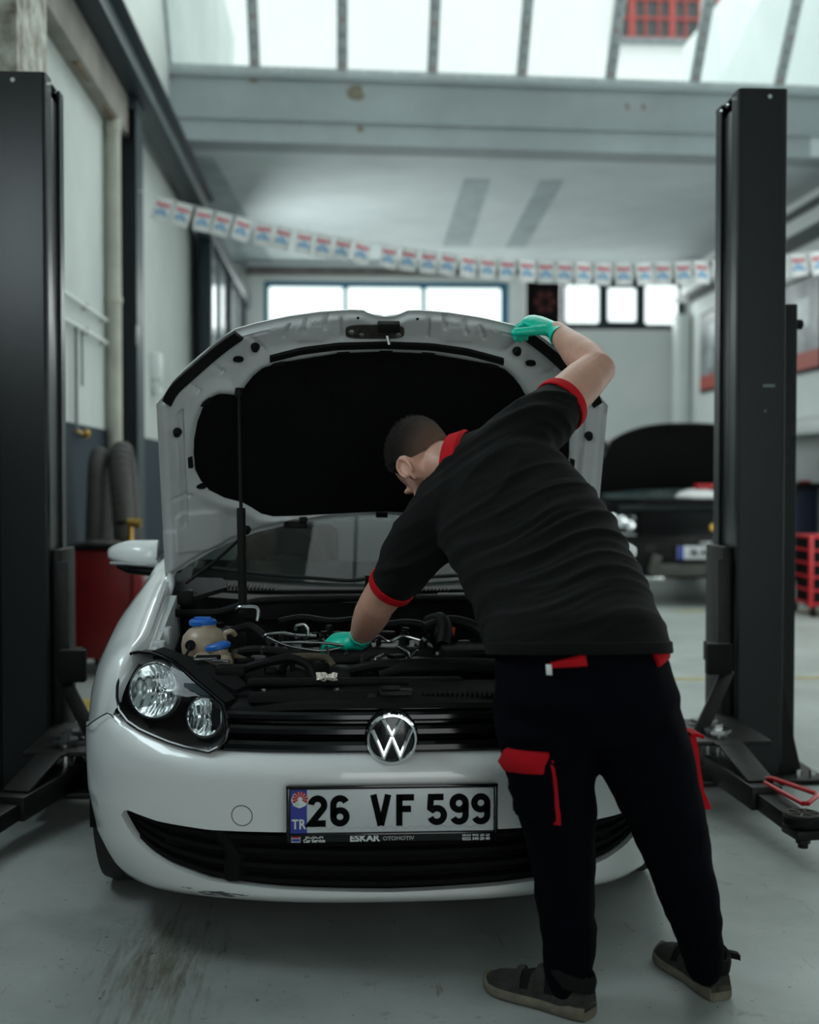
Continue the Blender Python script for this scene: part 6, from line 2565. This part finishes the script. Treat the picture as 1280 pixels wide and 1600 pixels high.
# collar
cl = MB()
nk = (hp(0, -.03, -.085) - V(.205, .115, 1.29)).normalized()
cc = V(.178, .135, 1.308)
sdv = HL_
cl.loft([ring(cc - nk * .022, nk, sdv, .092, .086, 40), ring(cc - nk * .012, nk, sdv, .096, .090, 40), ring(cc + nk * .004, nk, sdv, .089, .083, 40), ring(cc + nk * .024, nk, sdv, .080, .076, 40), ring(cc + nk * .027, nk, sdv, .077, .073, 40), ring(cc + nk * .020, nk, sdv, .074, .070, 40), ring(cc - nk * .02, nk, sdv, .076, .072, 40)], caps=False)
cl.build('collar', M['red_cloth'], man)
# red pocket tops and tag at the waist
patch([(.326, .866), (.402, .886), (.404, .862), (.330, .856)], 8, 3, .012, 'waist_flap', M['red_cloth'], TB_)
patch([(.318, .862), (.330, .862), (.330, .842), (.319, .842)], 2, 3, .014, 'waist_label', M['white_ink'], TB_)
patch([(.556, .910), (.618, .910), (.626, .866), (.570, .852)], 6, 4, .012, 'waist_flap', M['red_cloth'], TB_)
patch([(.600, .874), (.622, .870), (.628, .862), (.610, .865)], 3, 2, .012, 'waist_label', M['white_ink'], TB_)

# ---- gloves
for nm, W, d, n_, s_, cu, el, tc_l in (('glove', WRR, DR, NR, SR, CR, ELR, .35), ('glove', WRL, DL, NL, SL, CL, ELL, .6)):
    g = MB()
    hand(g, W, d, n_, s_, cu, 1.08, .0012, tc_l)
    ax = (el - W).normalized()
    limb(g, [(*(W + ax * .035), .036, .031), (*(W + ax * .01), .033, .028), (*(W + d.normalized() * .015), .033, .024)], s_, 20)
    go_ = fuse('glove', g, .0036, M['glove'], man, smooth=4, disp=lambda co, nr: np.array([noise.noise(V(*p) * 60) * .0009 + noise.noise(V(*p) * 25) * .0012 for p in co]))
    q = MB()
    c = W + ax * .042
    q.loft([ring(c - ax * .010, ax, s_, .0365, .0315, 30), ring(c, ax, s_, .0375, .0325, 30), ring(c + ax * .006, ax, s_, .0395, .0345, 30), ring(c + ax * .008, ax, s_, .0375, .0325, 30)], caps=False)
    q.build('glove_cuff', M['glove'], go_)


# ---- shoes
def shoe(heel, toe, strap_out, label):
    h, t = V(*heel), V(*toe)
    d = (t - h).normalized()
    s = V(d.y, -d.x, 0)           # right hand side
    L_ = (t - h).length

    def P(l, w, z):
        return h + d * (l * L_) + s * w + V(0, 0, z)
    W_ = [(0, .028), (.06, .036), (.2, .039), (.4, .038), (.6, .046), (.75, .050), (.88, .044), (.96, .028), (1, .008)]
    TOP = [(0, .092), (.08, .098), (.22, .100), (.36, .096), (.46, .088), (.58, .074), (.72, .062), (.86, .054), (.95, .042), (1, .026)]
    us_ = [0.0, .02, .06, .12, .2, .3, .4, .5, .6, .7, .8, .88, .94, .975, 1.0]
    so = MB()
    so.loft([[P(l, ip(l, W_) * 1.08 * math.copysign(abs(math.cos(a)) ** .6, math.cos(a)), .016 + .016 * math.copysign(abs(math.sin(a)) ** .5, math.sin(a)) + (.010 * max(0, (l - .8) / .2) ** 2) + (.006 if l < .2 and math.sin(a) > 0 else 0)) for a in np.linspace(0, 2 * math.pi, 25)[:-1]] for l in us_])
    up = MB()
    up.loft([[P(l, ip(l, W_) * math.copysign(abs(math.cos(a)) ** .8, math.cos(a)) * (1 - .25 * max(0, math.sin(a))), .022 + (ip(l, TOP) - .022) * max(0, math.sin(a)) ** .75) for a in np.linspace(0, 2 * math.pi, 33)[:-1]] for l in us_])
    root = up.build('shoe', M['suede'], man)
    so.build('sole', M['sole'], root)
    # dark mesh panels, straps, heel counter and padded ankle
    for l0, l1 in ((.50, .62), (.24, .38)):
        q = MB()
        rr = []
        for l in np.linspace(l0, l1, 4):
            rr.append([P(l, ip(l, W_) * math.copysign(abs(math.cos(a)) ** .8, math.cos(a)) * (1 - .25 * math.sin(a)) * 1.02, .022 + (ip(l, TOP) - .022) * math.sin(a) ** .75 + .0012) for a in np.linspace(.25, math.pi - .25, 17)])
        q.grid(rr)
        q.grid([[p - V(0, 0, .004) for p in r] for r in rr], flip=True)
        q.build('mesh_panel', M['suede_dark'], root)
    for l0, l1, k in ((.40, .49, 0), (.62, .69, 1)):
        q = MB()
        rr = []
        for l in (l0, l0 + .01, l1 - .01, l1):
            hgt = .004 if l in (l0, l1) else .0075
            rr.append([P(l + .05 * math.cos(a), ip(l, W_) * math.copysign(abs(math.cos(a)) ** .8, math.cos(a)) * (1 - .22 * math.sin(a)) * 1.05, .024 + (ip(l, TOP) - .022) * math.sin(a) ** .75 + hgt) for a in np.linspace(.2, math.pi - .2, 17)])
        q.grid(rr)
        q.grid([[p - V(0, 0, .006) for p in r] for r in rr], flip=True)
        q.build('strap', M['suede'], root)
    q = MB()
    q.loft([[P(.17 + .20 * math.cos(a) * k, .043 * math.sin(a) * k, z + .012 * math.cos(a)) for a in np.linspace(0, 2 * math.pi, 25)[:-1]] for k, z in ((.98, .075), (1.06, .098), (.98, .112), (.82, .108), (.75, .08))])
    q.build('padded_ankle', M['suede_dark'], root)
    q = MB()
    q.tube([P(.17 + .20 * math.cos(a) * .93, .043 * math.sin(a) * .93, .1125 + .012 * math.cos(a)) for a in np.linspace(-.9, .9, 14)], .0035, 6)
    q.build('red_lining', M['red_cloth'], root)
    if strap_out:
        q = MB()
        q.loft([[V(*p) + V(0, 0, dz) + V(0, dy, 0) for dy, dz in ((-.010, -.007), (-.010, .007), (.010, .008), (.010, -.006))] for p in strap_out])
        q.build('loose_strap', M['suede_dark'], root)
    return root


shoe((.455, -.262, 0), (.232, -.058, 0), None, '')
shoe((.792, -.178, 0), (.722, .112, 0), [(.800, -.10, .088), (.825, -.115, .092), (.848, -.125, .090), (.853, -.127, .088)], '')
